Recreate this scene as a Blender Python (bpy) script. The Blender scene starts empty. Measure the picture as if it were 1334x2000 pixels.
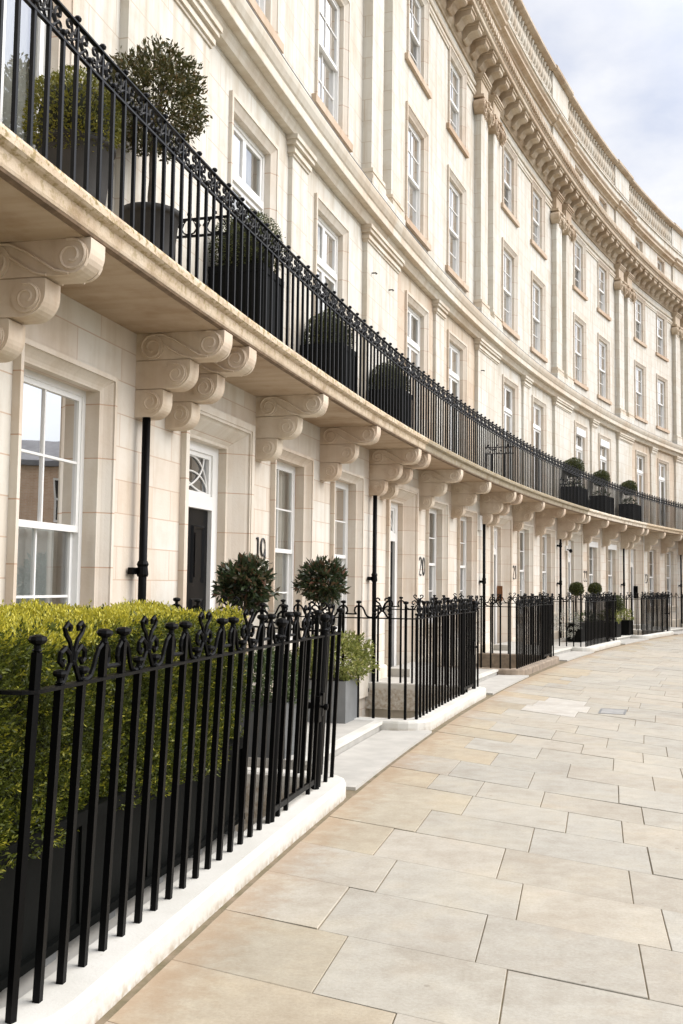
import bpy, math, random
import numpy as np
from mathutils import Vector, Matrix
R_ = random.Random(7)
PI = math.pi
# ------------------------------------------------------------------ the crescent: a concave arc of houses
R = 111.79          # radius of the house fronts
CAMD = 3.788        # camera to house fronts
PHI1 = 0.077
W = 8.115           # width of one house
EYE = 1.73
scene = bpy.context.scene
C = scene.collection

def world(u, o, z):
    a = PHI1 + u / R
    r = R - o
    return Vector((R - CAMD - r * math.cos(a), r * math.sin(a), z))
def ang(u): return -(PHI1 + u / R)

class MB:
    """mesh collector in (v along the front, o out from the front, z) coordinates"""
    def __init__(s, o0=0.0, z0=0.0, flat=False):
        s.V = []; s.F = []; s.UV = []; s.o0 = o0; s.z0 = z0; s.flat = flat
    def p(s, v, o, z):
        if s.flat: s.V.append((o - s.o0, v, z - s.z0))
        else:
            a = v / R
            s.V.append((R - (R - o) * math.cos(a) - s.o0, (R - o) * math.sin(a), z - s.z0))
        s.UV.append((v, o, z))
        return len(s.V) - 1
    def f(s, *i): s.F.append(tuple(i))
    def box(s, v0, v1, o0, o1, z0, z1, n=None):
        n = n or max(1, int(math.ceil((v1 - v0) / 1.4)))
        s.sweep([(o0, z0), (o1, z0), (o1, z1), (o0, z1)], v0, v1, n)
    def sweep(s, prof, v0, v1, n=None, caps=True):
        """closed (o,z) outline (anticlockwise seen from +v... either way) pushed along v"""
        n = n or max(1, int(math.ceil((v1 - v0) / 1.4)))
        k = len(prof); rows = []
        for i in range(n + 1):
            v = v0 + (v1 - v0) * i / n
            rows.append([s.p(v, o, z) for o, z in prof])
        for i in range(n):
            for j in range(k):
                s.f(rows[i][j], rows[i + 1][j], rows[i + 1][(j + 1) % k], rows[i][(j + 1) % k])
        if caps:
            s.f(*rows[0]); s.f(*reversed(rows[-1]))
    def sweep_o(s, prof, o0, o1):
        """closed (v,z) outline pushed along o"""
        a = [s.p(v, o0, z) for v, z in prof]; b = [s.p(v, o1, z) for v, z in prof]
        k = len(prof)
        for j in range(k): s.f(a[j], a[(j + 1) % k], b[(j + 1) % k], b[j])
        s.f(*reversed(a)); s.f(*b)
    def wall(s, v0, v1, z0, z1, holes=(), o=0.0, step=1.4):
        vs = {v0, v1}; zs = {z0, z1}
        for a, b, c, d in holes: vs |= {a, b}; zs |= {c, d}
        vs = sorted(vs); ex = []
        for a, b in zip(vs, vs[1:]):
            n = max(1, int(math.ceil((b - a) / step)))
            ex += [a + (b - a) * i / n for i in range(n)]
        vs = ex + [vs[-1]]; zs = sorted(zs)
        idx = {}
        def g(i, j):
            if (i, j) not in idx: idx[i, j] = s.p(vs[i], o, zs[j])
            return idx[i, j]
        for i in range(len(vs) - 1):
            for j in range(len(zs) - 1):
                vm = (vs[i] + vs[i + 1]) / 2; zm = (zs[j] + zs[j + 1]) / 2
                if any(a < vm < b and c < zm < d for a, b, c, d in holes): continue
                s.f(g(i, j), g(i + 1, j), g(i + 1, j + 1), g(i, j + 1))
    def frame(s, vc, zb, zt, half, prof):
        """open (d,o) profile swept up, over and down an opening"""
        rows = []
        for d, o in prof:
            rows.append([s.p(vc - half - d, o, zb), s.p(vc - half - d, o, zt + d), s.p(vc + half + d, o, zt + d), s.p(vc + half + d, o, zb)])
        for a, b in zip(rows, rows[1:]):
            for i in range(3): s.f(a[i], a[i + 1], b[i + 1], b[i])
    def tube(s, pts, r, sides=6, cap=True):
        """round bar through (v,o,z) points"""
        P = [Vector(q) for q in pts]; n = len(P); rings = []
        rr = r if isinstance(r, (list, tuple)) else [r] * n
        up = None
        for i in range(n):
            t = (P[min(i + 1, n - 1)] - P[max(i - 1, 0)]).normalized()
            if up is None:
                up = Vector((0, 1, 0)) if abs(t.y) < .9 else Vector((1, 0, 0))
            a = (up - t * up.dot(t)).normalized(); b = t.cross(a); up = a
            rings.append([s.p(*(P[i] + (a * math.cos(2 * PI * k / sides) + b * math.sin(2 * PI * k / sides)) * rr[i])) for k in range(sides)])
        for i in range(n - 1):
            for k in range(sides):
                s.f(rings[i][k], rings[i][(k + 1) % sides], rings[i + 1][(k + 1) % sides], rings[i + 1][k])
        if cap: s.f(*reversed(rings[0])); s.f(*rings[-1])
    def lathe(s, v, o, prof, seg=12, cap=True, ph=0):
        rings = [[s.p(v + r * math.cos(2 * PI * k / seg + ph), o + r * math.sin(2 * PI * k / seg + ph), z) for k in range(seg)] for r, z in prof]
        for a, b in zip(rings, rings[1:]):
            for k in range(seg): s.f(a[k], a[(k + 1) % seg], b[(k + 1) % seg], b[k])
        if cap: s.f(*reversed(rings[0])); s.f(*rings[-1])
    def disc_o(s, v, z, r, o0, o1, seg=16, rin=None):
        """short cylinder whose axis points out from the front"""
        s.sweep_o([(v + r * math.cos(2 * PI * k / seg), z + r * math.sin(2 * PI * k / seg)) for k in range(seg)], o0, o1)
    def build(s, name, mat, parent=None, smooth=False):
        me = bpy.data.meshes.new(name)
        me.from_pydata(s.V, [], s.F)
        me.uv_layers.new(name='UVMap')
        if mat: me.materials.append(mat)
        import bmesh
        b = bmesh.new(); b.from_mesh(me); bmesh.ops.recalc_face_normals(b, faces=b.faces); b.to_mesh(me); b.free()
        uv = me.uv_layers['UVMap']; li = np.zeros(len(me.loops), dtype=np.int32); me.loops.foreach_get('vertex_index', li)
        q = np.array(s.UV, dtype=np.float32)[li]
        nz = np.zeros(len(me.polygons) * 3, dtype=np.float32); me.polygons.foreach_get('normal', nz); nz = np.abs(nz.reshape(-1, 3)[:, 2])
        lt = np.zeros(len(me.polygons), dtype=np.int32); me.polygons.foreach_get('loop_total', lt)
        flat_ = np.repeat(nz > .6, lt)       # ledges and soffits read their pattern in plan, walls in elevation
        res = np.stack([np.where(flat_, q[:, 0], q[:, 0] + q[:, 1] * .83), np.where(flat_, q[:, 1] + q[:, 2], q[:, 2])], 1).astype(np.float32)
        uv.data.foreach_set('uv', res.ravel())
        if smooth: me.polygons.foreach_set('use_smooth', [True] * len(me.polygons))
        o = bpy.data.objects.new(name, me); C.objects.link(o)
        if parent: o.parent = parent
        return o

def tag(o, label, cat, group=None):
    o['label'] = label; o['category'] = cat
    if group: o['group'] = group
    return o
def root(name, label, cat, u, o=0.0, z=0.0, group=None):
    e = bpy.data.objects.new(name, None); C.objects.link(e)
    e.empty_display_size = .3
    e.location = world(u, o, z); e.rotation_euler = (0, 0, ang(u))
    return tag(e, label, cat, group)
def dup(ob, parent=None):
    c = ob.copy(); C.objects.link(c)
    if parent: c.parent = parent
    for ch in list(ob.children): dup(ch, c)
    return c
def place(ob, u, o=0, z=0):
    ob.location = world(u, o, z); ob.rotation_euler = (0, 0, ang(u))
def put(src, name, parent, v, o, z, turn=0.0):
    """a copy sharing mesh data, set in the parent's curved frame"""
    c = src.copy() if src.users_collection else src
    c.name = name; c.parent = parent
    a = v / R
    c.location = (R - (R - o) * math.cos(a), (R - o) * math.sin(a), z); c.rotation_euler = (0, 0, -a + turn)
    if not c.users_collection: C.objects.link(c)
    return c

# ------------------------------------------------------------------ materials
def mat(name):
    m = bpy.data.materials.new(name); m.use_nodes = True
    nt = m.node_tree; return m, nt, nt.nodes['Principled BSDF']
def node(nt, t, **k):
    n = nt.nodes.new(t)
    for a, b in k.items():
        if a in n.inputs.keys() if isinstance(a, str) else False: n.inputs[a].default_value = b
        else: setattr(n, a, b)
    return n
def noise(nt, scale, detail=4, rough=.55, vec=None, dims='3D'):
    n = nt.nodes.new('ShaderNodeTexNoise'); n.noise_dimensions = dims
    n.inputs['Scale'].default_value = scale; n.inputs['Detail'].default_value = detail; n.inputs['Roughness'].default_value = rough
    if vec: nt.links.new(vec, n.inputs['Vector'])
    return n
def ramp(nt, src, stops):
    r = nt.nodes.new('ShaderNodeValToRGB'); e = r.color_ramp.elements
    e[0].position = stops[0][0]; e[0].color = (*stops[0][1], 1); e[1].position = stops[-1][0]; e[1].color = (*stops[-1][1], 1)
    for p, c in stops[1:-1]: x = e.new(p); x.color = (*c, 1)
    nt.links.new(src, r.inputs['Fac']); return r
def mix(nt, fac, a, b, mode='MIX'):
    m = nt.nodes.new('ShaderNodeMix'); m.data_type = 'RGBA'; m.blend_type = mode
    for s, i in ((fac, 0), (a, 6), (b, 7)):
        if isinstance(s, (int, float)): m.inputs[i].default_value = s
        elif isinstance(s, tuple): m.inputs[i].default_value = (*s, 1)
        else: nt.links.new(s, m.inputs[i])
    return m.outputs[2]
def bump(nt, h, bs, strength=.2, dist=.01):
    b = nt.nodes.new('ShaderNodeBump'); b.inputs['Strength'].default_value = strength; b.inputs['Distance'].default_value = dist
    nt.links.new(h, b.inputs['Height']); nt.links.new(b.outputs[0], bs.inputs['Normal'])

def stone(name, cream, tan, joint, bw=.78, rh=.29, ms=.006, jointed=True, tanbias=-.1, stain=.35, rough=.8, streak=.5):
    m, nt, bs = mat(name); L = nt.links
    uv = nt.nodes.new('ShaderNodeUVMap'); oi = nt.nodes.new('ShaderNodeObjectInfo')
    # every house its own run of the pattern
    mul = node(nt, 'ShaderNodeMath', operation='MULTIPLY'); L.new(oi.outputs['Random'], mul.inputs[0]); mul.inputs[1].default_value = 137.0
    cmb = nt.nodes.new('ShaderNodeCombineXYZ'); L.new(mul.outputs[0], cmb.inputs[2])
    off = node(nt, 'ShaderNodeVectorMath', operation='ADD'); L.new(uv.outputs[0], off.inputs[0]); L.new(cmb.outputs[0], off.inputs[1])
    big = noise(nt, .55, 5, .6, off.outputs[0]); mid = noise(nt, 3.5, 5, .65, off.outputs[0]); fine = noise(nt, 45, 3, .6, off.outputs[0])
    st = node(nt, 'ShaderNodeMapping'); st.inputs['Scale'].default_value = (5.5, .45, 1); L.new(off.outputs[0], st.inputs[0])
    streaks = noise(nt, 1.0, 4, .6, st.outputs[0])
    base = mix(nt, ramp(nt, big.outputs['Fac'], [(.42, (0, 0, 0)), (.62, (1, 1, 1))]).outputs[0], cream, tan)
    if jointed:
        br = nt.nodes.new('ShaderNodeTexBrick'); br.offset = .5; br.squash = 1.0
        mu2 = node(nt, 'ShaderNodeMath', operation='MULTIPLY'); L.new(oi.outputs['Random'], mu2.inputs[0]); mu2.inputs[1].default_value = 53.0
        fl = node(nt, 'ShaderNodeMath', operation='FLOOR'); L.new(mu2.outputs[0], fl.inputs[0])
        mu3 = node(nt, 'ShaderNodeMath', operation='MULTIPLY'); L.new(fl.outputs[0], mu3.inputs[0]); mu3.inputs[1].default_value = bw * 2
        cm2 = nt.nodes.new('ShaderNodeCombineXYZ'); L.new(mu3.outputs[0], cm2.inputs[0])
        of2 = node(nt, 'ShaderNodeVectorMath', operation='ADD'); L.new(uv.outputs[0], of2.inputs[0]); L.new(cm2.outputs[0], of2.inputs[1])
        L.new(of2.outputs[0], br.inputs['Vector'])
        for k, v in (('Scale', 1.0), ('Mortar Size', ms), ('Mortar Smooth', .3), ('Bias', tanbias), ('Brick Width', bw), ('Row Height', rh)): br.inputs[k].default_value = v
        br.inputs['Color1'].default_value = (0, 0, 0, 1); br.inputs['Color2'].default_value = (1, 1, 1, 1); br.inputs['Mortar'].default_value = (.5, .5, .5, 1)
        sep = ramp(nt, br.outputs['Color'], [(.3, (0, 0, 0)), (.95, (1, 1, 1))])
        both = mix(nt, .5, sep.outputs[0], base)  # unused blend keeps the node tidy
        blk = mix(nt, sep.outputs[0], cream, tan)
        base = mix(nt, .55, base, blk)
    s2 = ramp(nt, streaks.outputs['Fac'], [(.44, (1, 1, 1)), (.70, (.75, .68, .58))])
    base = mix(nt, streak, base, mix(nt, 1.0, base, s2.outputs[0], 'MULTIPLY'))
    s3 = ramp(nt, mid.outputs['Fac'], [(.5, (1, 1, 1)), (.78, (.72, .62, .50))])
    base = mix(nt, stain, base, mix(nt, 1.0, base, s3.outputs[0], 'MULTIPLY'))
    if jointed:
        base = mix(nt, br.outputs['Fac'], base, joint)
    L.new(base, bs.inputs['Base Color']); bs.inputs['Roughness'].default_value = rough
    bs.inputs['Specular IOR Level'].default_value = .25
    h = node(nt, 'ShaderNodeMath', operation='ADD'); L.new(fine.outputs['Fac'], h.inputs[0]); L.new(mid.outputs['Fac'], h.inputs[1])
    if jointed:
        h2 = node(nt, 'ShaderNodeMath', operation='SUBTRACT'); L.new(h.outputs[0], h2.inputs[0]); L.new(br.outputs['Fac'], h2.inputs[1]); h = h2
    bump(nt, h.outputs[0], bs, .25, .006)
    return m
CREAM = (.74, .685, .585); TAN = (.67, .535, .405)
M = {}
M['stone_ground'] = stone('ground_floor_stone', (.685, .65, .58), (.64, .535, .425), (.53, .40, .30), tanbias=-.1, stain=.3)
M['stone_upper'] = stone('upper_floor_stone', (.66, .64, .58), (.615, .555, .465), (.50, .42, .33), bw=.95, rh=.36, ms=.006, tanbias=-.3, stain=.45, streak=.8)
M['stone_trim'] = stone('dressed_stone', (.68, .63, .54), (.62, .53, .42), (.5, .4, .3), jointed=False, stain=.4)
M['stone_jamb'] = stone('jamb_stone', (.685, .63, .545), (.635, .525, .415), (.5, .34, .24), bw=9, rh=.46, ms=.006, stain=.3)
M['stone_bracket'] = stone('bracket_stone', (.70, .61, .49), (.60, .47, .355), (.5, .4, .3), jointed=False, stain=.55, streak=.6)
M['sill'] = stone('tan_sill_stone', (.58, .46, .345), (.50, .365, .255), (.4, .3, .2), jointed=False, stain=.4)
M['first_tan'] = stone('tan_first_floor_stone', (.62, .545, .44), (.56, .44, .33), (.46, .36, .27), bw=.95, rh=.36, ms=.006, tanbias=0, stain=.45, streak=.8)
M['soffit'] = stone('brown_soffit_stone', (.50, .39, .28), (.40, .295, .20), (.4, .3, .2), jointed=False, stain=.6, streak=.5)  # balcony underside, a darker brown than the slab edge
M['stone_cornice'] = stone('cornice_stone', (.59, .495, .38), (.48, .37, .265), (.5, .4, .3), jointed=False, stain=.7, streak=.7)

def slab_edge(name, tone):
    m, nt, bs = mat(name); L = nt.links
    uv = nt.nodes.new('ShaderNodeUVMap')
    a = noise(nt, 2.2, 6, .65, uv.outputs[0]); b = noise(nt, 14, 5, .7, uv.outputs[0]); c = noise(nt, 60, 3, .6, uv.outputs[0])
    col = ramp(nt, a.outputs['Fac'], [(.33, (.40, .29, .19)), (.5, (.60, .48, .345)), (.64, (.66, .55, .42)), (.75, (.30, .22, .14))]).outputs[0]
    col = mix(nt, 1.0, col, tone, 'MULTIPLY')
    li = ramp(nt, b.outputs['Fac'], [(.50, (0, 0, 0)), (.60, (1, 1, 1))])
    geo = nt.nodes.new('ShaderNodeNewGeometry'); sx = nt.nodes.new('ShaderNodeSeparateXYZ'); L.new(geo.outputs['Position'], sx.inputs[0])
    mr = node(nt, 'ShaderNodeMapRange'); mr.inputs[1].default_value = 3.97; mr.inputs[2].default_value = 4.17; L.new(sx.outputs[2], mr.inputs[0])
    lf = node(nt, 'ShaderNodeMath', operation='MULTIPLY'); L.new(li.outputs[0], lf.inputs[0]); L.new(mr.outputs[0], lf.inputs[1])
    col = mix(nt, lf.outputs[0], col, (.34, .24, .07))      # ochre lichen along the upper lip
    dk = ramp(nt, b.outputs['Fac'], [(.52, (0, 0, 0)), (.70, (.8, .8, .8))])
    d2 = node(nt, 'ShaderNodeMath', operation='MULTIPLY'); L.new(dk.outputs[0], d2.inputs[0]); L.new(mr.outputs[0], d2.inputs[1])
    col = mix(nt, d2.outputs[0], col, (.16, .13, .09))
    L.new(col, bs.inputs['Base Color']); bs.inputs['Roughness'].default_value = .9
    bump(nt, c.outputs['Fac'], bs, .5, .01); return m
M['slab'] = slab_edge('balcony_stone', (.98, .98, .97)); M['slab_grey'] = slab_edge('weathered_grey_balcony_stone', (.55, .58, .58)); M['slab_pale'] = slab_edge('cleaned_balcony_stone', (1.2, 1.32, 1.5))

def plain(name, col, rough=.5, var=.0, vs=6, bmp=0, bs_=40, metal=0, spec=.5, coat=0, var2=None):
    m, nt, bs = mat(name); L = nt.links
    tc = nt.nodes.new('ShaderNodeTexCoord')
    n = noise(nt, vs, 5, .6, tc.outputs['Object'])
    dark = tuple(c * (1 - var) for c in col) if var2 is None else var2
    r = ramp(nt, n.outputs['Fac'], [(.35, col), (.7, dark)])
    L.new(r.outputs[0], bs.inputs['Base Color'])
    rr = node(nt, 'ShaderNodeMapRange'); rr.inputs[3].default_value = max(.02, rough - .08); rr.inputs[4].default_value = min(1, rough + .08); L.new(n.outputs['Fac'], rr.inputs[0])
    L.new(rr.outputs[0], bs.inputs['Roughness'])
    bs.inputs['Metallic'].default_value = metal; bs.inputs['Specular IOR Level'].default_value = spec
    bs.inputs['Coat Weight'].default_value = coat
    if bmp:
        f = noise(nt, bs_, 4, .6, tc.outputs['Object']); bump(nt, f.outputs['Fac'], bs, bmp, .004)
    return m
M['drip'] = plain('dark_brown_drip_stone', (.23, .155, .095), .9, .5, 9, .5, 40)  # dark brown for the strip in the undercut of the slab
M['white'] = plain('white_gloss_paint', (.80, .79, .76), .35, .05)
M['iron'] = plain('black_railing_paint', (.0022, .0022, .0023), .42, .3, 9, .25, 60, spec=.10)
M['iron_bal'] = plain('weathered_black_paint', (.0045, .005, .006), .45, .3, 9, .2, 60, spec=.18)
M['door'] = plain('black_door_paint', (.004, .004, .0045), .3, .2, spec=.12)
def painted_kerb():
    m, nt, bs = mat('white_masonry_paint'); L = nt.links
    ge = nt.nodes.new('ShaderNodeNewGeometry'); sx = nt.nodes.new('ShaderNodeSeparateXYZ'); L.new(ge.outputs['Position'], sx.inputs[0])
    a = noise(nt, 2.2, 5, .6, ge.outputs['Position']); b = noise(nt, 17, 5, .65, ge.outputs['Position']); c = noise(nt, 60, 3, .6, ge.outputs['Position'])
    col = ramp(nt, a.outputs['Fac'], [(.35, (.66, .64, .585)), (.65, (.57, .55, .49))]).outputs[0]
    mr = node(nt, 'ShaderNodeMapRange'); mr.inputs[1].default_value = .055; mr.inputs[2].default_value = .0; L.new(sx.outputs[2], mr.inputs[0])
    d = node(nt, 'ShaderNodeMath', operation='MULTIPLY'); L.new(mr.outputs[0], d.inputs[0]); L.new(ramp(nt, b.outputs['Fac'], [(.38, (0, 0, 0)), (.62, (.85, .85, .85))]).outputs[0], d.inputs[1])
    col = mix(nt, d.outputs[0], col, (.36, .28, .19))
    col = mix(nt, ramp(nt, b.outputs['Fac'], [(.63, (0, 0, 0)), (.74, (.55, .55, .55))]).outputs[0], col, (.42, .37, .30))
    L.new(col, bs.inputs['Base Color']); bs.inputs['Roughness'].default_value = .6
    bump(nt, c.outputs['Fac'], bs, .3, .004); return m
M['plinth'] = painted_kerb()
M['brown_plinth'] = plain('weathered_brown_kerb_stone', (.34, .27, .20), .9, .5, 6, .6, 40)
M['step'] = plain('pale_step_stone', (.48, .46, .415), .75, .2, 3, .3, 60)
M['zinc'] = plain('zinc_planter_metal', (.215, .22, .218), .5, .25, 3, .1, 60, spec=.4)
M['cover'] = plain('worn_cover_plate', (.36, .355, .34), .6, .3, 6, .3, 40)
M['darkzinc'] = plain('dark_grey_planter', (.10, .105, .105), .5, .3, 3, .1)
M['black_planter'] = plain('black_planter', (.0025, .003, .0025), .55, .3, 4, .15, 40, spec=.10)
M['pot'] = plain('charcoal_pot', (.034, .031, .027), .7, .3, 5, .3, 60)
M['soil'] = plain('soil', (.03, .022, .015), .95, .5, 20, .8, 60)
M['bark'] = plain('bark', (.13, .105, .08), .9, .5, 18, .8, 40)
M['brass'] = plain('brass', (.55, .36, .14), .35, .3, 8, metal=1)
M['copper_panel'] = plain('copper_entry_panel', (.32, .15, .07), .4, .3, 8, metal=.6)
M['curtain'] = plain('cream_curtain', (.84, .81, .73), .9, .1, 2)
M['net'] = plain('net_curtain', (.80, .81, .78), .9, .1, 2)
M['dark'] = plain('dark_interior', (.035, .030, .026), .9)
M['drape'] = plain('beige_drape', (.56, .50, .41), .9, .2, 3)
M['lead'] = plain('roof_lead', (.20, .20, .21), .7, .3, 2)
M['number'] = plain('black_numeral_metal', (.016, .016, .016), .4)
M['area_wall'] = plain('area_render', (.72, .68, .60), .85, .12, 2, .2)
M['road'] = plain('asphalt', (.05, .05, .05), .95, .3, 30, .6, 90)
M['joint'] = plain('paving_joint_mortar', (.21, .16, .105), .95, .0, 8, .6, 60, var2=(.11, .095, .045))
M['brick'] = None

def glass_mat():
    m = bpy.data.materials.new('window_glass'); m.use_nodes = True; nt = m.node_tree; nt.nodes.clear(); L = nt.links
    out = nt.nodes.new('ShaderNodeOutputMaterial'); mx = nt.nodes.new('ShaderNodeMixShader')
    tr = nt.nodes.new('ShaderNodeBsdfTransparent'); gl = nt.nodes.new('ShaderNodeBsdfGlossy')
    tr.inputs[0].default_value = (.93, .95, .94, 1); gl.inputs['Roughness'].default_value = .012
    fr = nt.nodes.new('ShaderNodeFresnel'); fr.inputs['IOR'].default_value = 1.75
    tc = nt.nodes.new('ShaderNodeTexCoord'); n = noise(nt, 1.3, 2, .5, tc.outputs['Object'])
    b = nt.nodes.new('ShaderNodeBump'); b.inputs['Strength'].default_value = .05; b.inputs['Distance'].default_value = .02
    L.new(n.outputs['Fac'], b.inputs['Height']); L.new(b.outputs[0], gl.inputs['Normal'])
    ad = node(nt, 'ShaderNodeMath', operation='MULTIPLY_ADD'); L.new(fr.outputs[0], ad.inputs[0]); ad.inputs[1].default_value = 1.0; ad.inputs[2].default_value = .24
    L.new(ad.outputs[0], mx.inputs[0]); L.new(tr.outputs[0], mx.inputs[1]); L.new(gl.outputs[0], mx.inputs[2]); L.new(mx.outputs[0], out.inputs[0])
    return m
M['glass'] = glass_mat()

def leaf_mat(name, c1, c2, c3, rough=.45, trans=.25):
    m, nt, bs = mat(name); L = nt.links
    at = nt.nodes.new('ShaderNodeAttribute'); at.attribute_name = 'tint'
    r = ramp(nt, at.outputs['Fac'], [(0, c1), (.55, c2), (1, c3)])
    L.new(r.outputs[0], bs.inputs['Base Color']); bs.inputs['Roughness'].default_value = rough; bs.inputs['Specular IOR Level'].default_value = .4
    t = nt.nodes.new('ShaderNodeBsdfTranslucent'); L.new(r.outputs[0], t.inputs[0])
    mx = nt.nodes.new('ShaderNodeMixShader'); mx.inputs[0].default_value = trans
    out = nt.nodes['Material Output']; L.new(bs.outputs[0], mx.inputs[1]); L.new(t.outputs[0], mx.inputs[2]); L.new(mx.outputs[0], out.inputs[0])
    return m
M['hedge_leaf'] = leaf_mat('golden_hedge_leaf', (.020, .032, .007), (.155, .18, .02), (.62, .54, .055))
M['ball_leaf'] = leaf_mat('box_leaf', (.034, .046, .012), (.072, .085, .02), (.14, .14, .03))
M['gold_leaf'] = leaf_mat('golden_box_leaf', (.07, .085, .012), (.18, .175, .02), (.36, .32, .04))
M['bay_leaf'] = leaf_mat('bay_leaf', (.022, .036, .014), (.046, .066, .026), (.22, .09, .06), rough=.32, trans=.12)
M['shrub_leaf'] = leaf_mat('variegated_shrub_leaf', (.15, .19, .045), (.29, .31, .08), (.52, .48, .18))
M['green_leaf'] = leaf_mat('green_shrub_leaf', (.05, .08, .03), (.10, .14, .05), (.22, .24, .10))
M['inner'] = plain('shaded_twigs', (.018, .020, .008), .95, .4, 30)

# ------------------------------------------------------------------ foliage
def leaf_mesh(name, P, D, length, width, material, parent=None, seed=1, fold=.25, lmin=.7, tint=None):
    """P points, D directions: one folded leaf each"""
    rg = np.random.default_rng(seed); n = len(P)
    D = D / np.maximum(np.linalg.norm(D, axis=1, keepdims=True), 1e-6)
    rnd = rg.normal(size=(n, 3)); S = np.cross(D, rnd); S /= np.maximum(np.linalg.norm(S, axis=1, keepdims=True), 1e-6)
    N = np.cross(S, D)
    ln = (length * rg.uniform(lmin, 1.2, n))[:, None]; wd = (width * rg.uniform(.75, 1.15, n))[:, None]
    a = P; b = P + D * ln * .5 + S * wd * .5 + N * wd * fold; c = P + D * ln; d = P + D * ln * .5 - S * wd * .5 + N * wd * fold
    V = np.stack([a, b, c, d], 1).reshape(-1, 3).astype(np.float32)
    me = bpy.data.meshes.new(name)
    me.vertices.add(4 * n); me.vertices.foreach_set('co', V.ravel())
    me.loops.add(4 * n); me.loops.foreach_set('vertex_index', np.arange(4 * n, dtype=np.int32))
    me.polygons.add(n); me.polygons.foreach_set('loop_start', np.arange(0, 4 * n, 4, dtype=np.int32))
    me.update(calc_edges=True)
    at = me.attributes.new('tint', 'FLOAT', 'FACE')
    at.data.foreach_set('value', (np.clip(rg.beta(2, 2.4, n), 0, 1) if tint is None else np.clip(tint + rg.normal(size=n) * .10, 0, 1)).astype(np.float32))
    me.materials.append(material)
    o = bpy.data.objects.new(name, me); C.objects.link(o)
    if parent: o.parent = parent
    return o
def ball_points(n, rad, rg, squash=1.0, lump=.06, depth=.25):
    d = rg.normal(size=(n, 3)); d /= np.linalg.norm(d, axis=1, keepdims=True)
    l = 1 + lump * np.sin(d[:, 0] * 5 + 1) * np.cos(d[:, 1] * 6 + 2) + lump * np.sin(d[:, 2] * 7 + d[:, 0] * 4)
    r = rad * l * (1 - depth * rg.random(n) ** 2)
    P = d * r[:, None]; P[:, 2] *= squash
    return P, d
def ball(name, rad, n, leaf, width, material, parent, zc, seed, squash=1.0, lump=.06, depth=.25, core=.72, spread=.8, oo=0, vv=0):
    rg = np.random.default_rng(seed)
    P, d = ball_points(n, rad, rg, squash, lump, depth)
    st = rg.random(n) < .03; P[st] *= 1.10          # stray shoots
    D = d * .7 + rg.normal(size=(n, 3)) * spread * .6 + np.array([0, 0, .25])
    P = P + np.array([oo, vv, zc])
    o = leaf_mesh(name, P, D, leaf, width, material, parent, seed)
    if core:
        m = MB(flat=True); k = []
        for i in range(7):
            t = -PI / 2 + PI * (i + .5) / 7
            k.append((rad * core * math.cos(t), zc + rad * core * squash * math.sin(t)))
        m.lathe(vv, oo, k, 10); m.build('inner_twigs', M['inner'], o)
    return o

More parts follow.
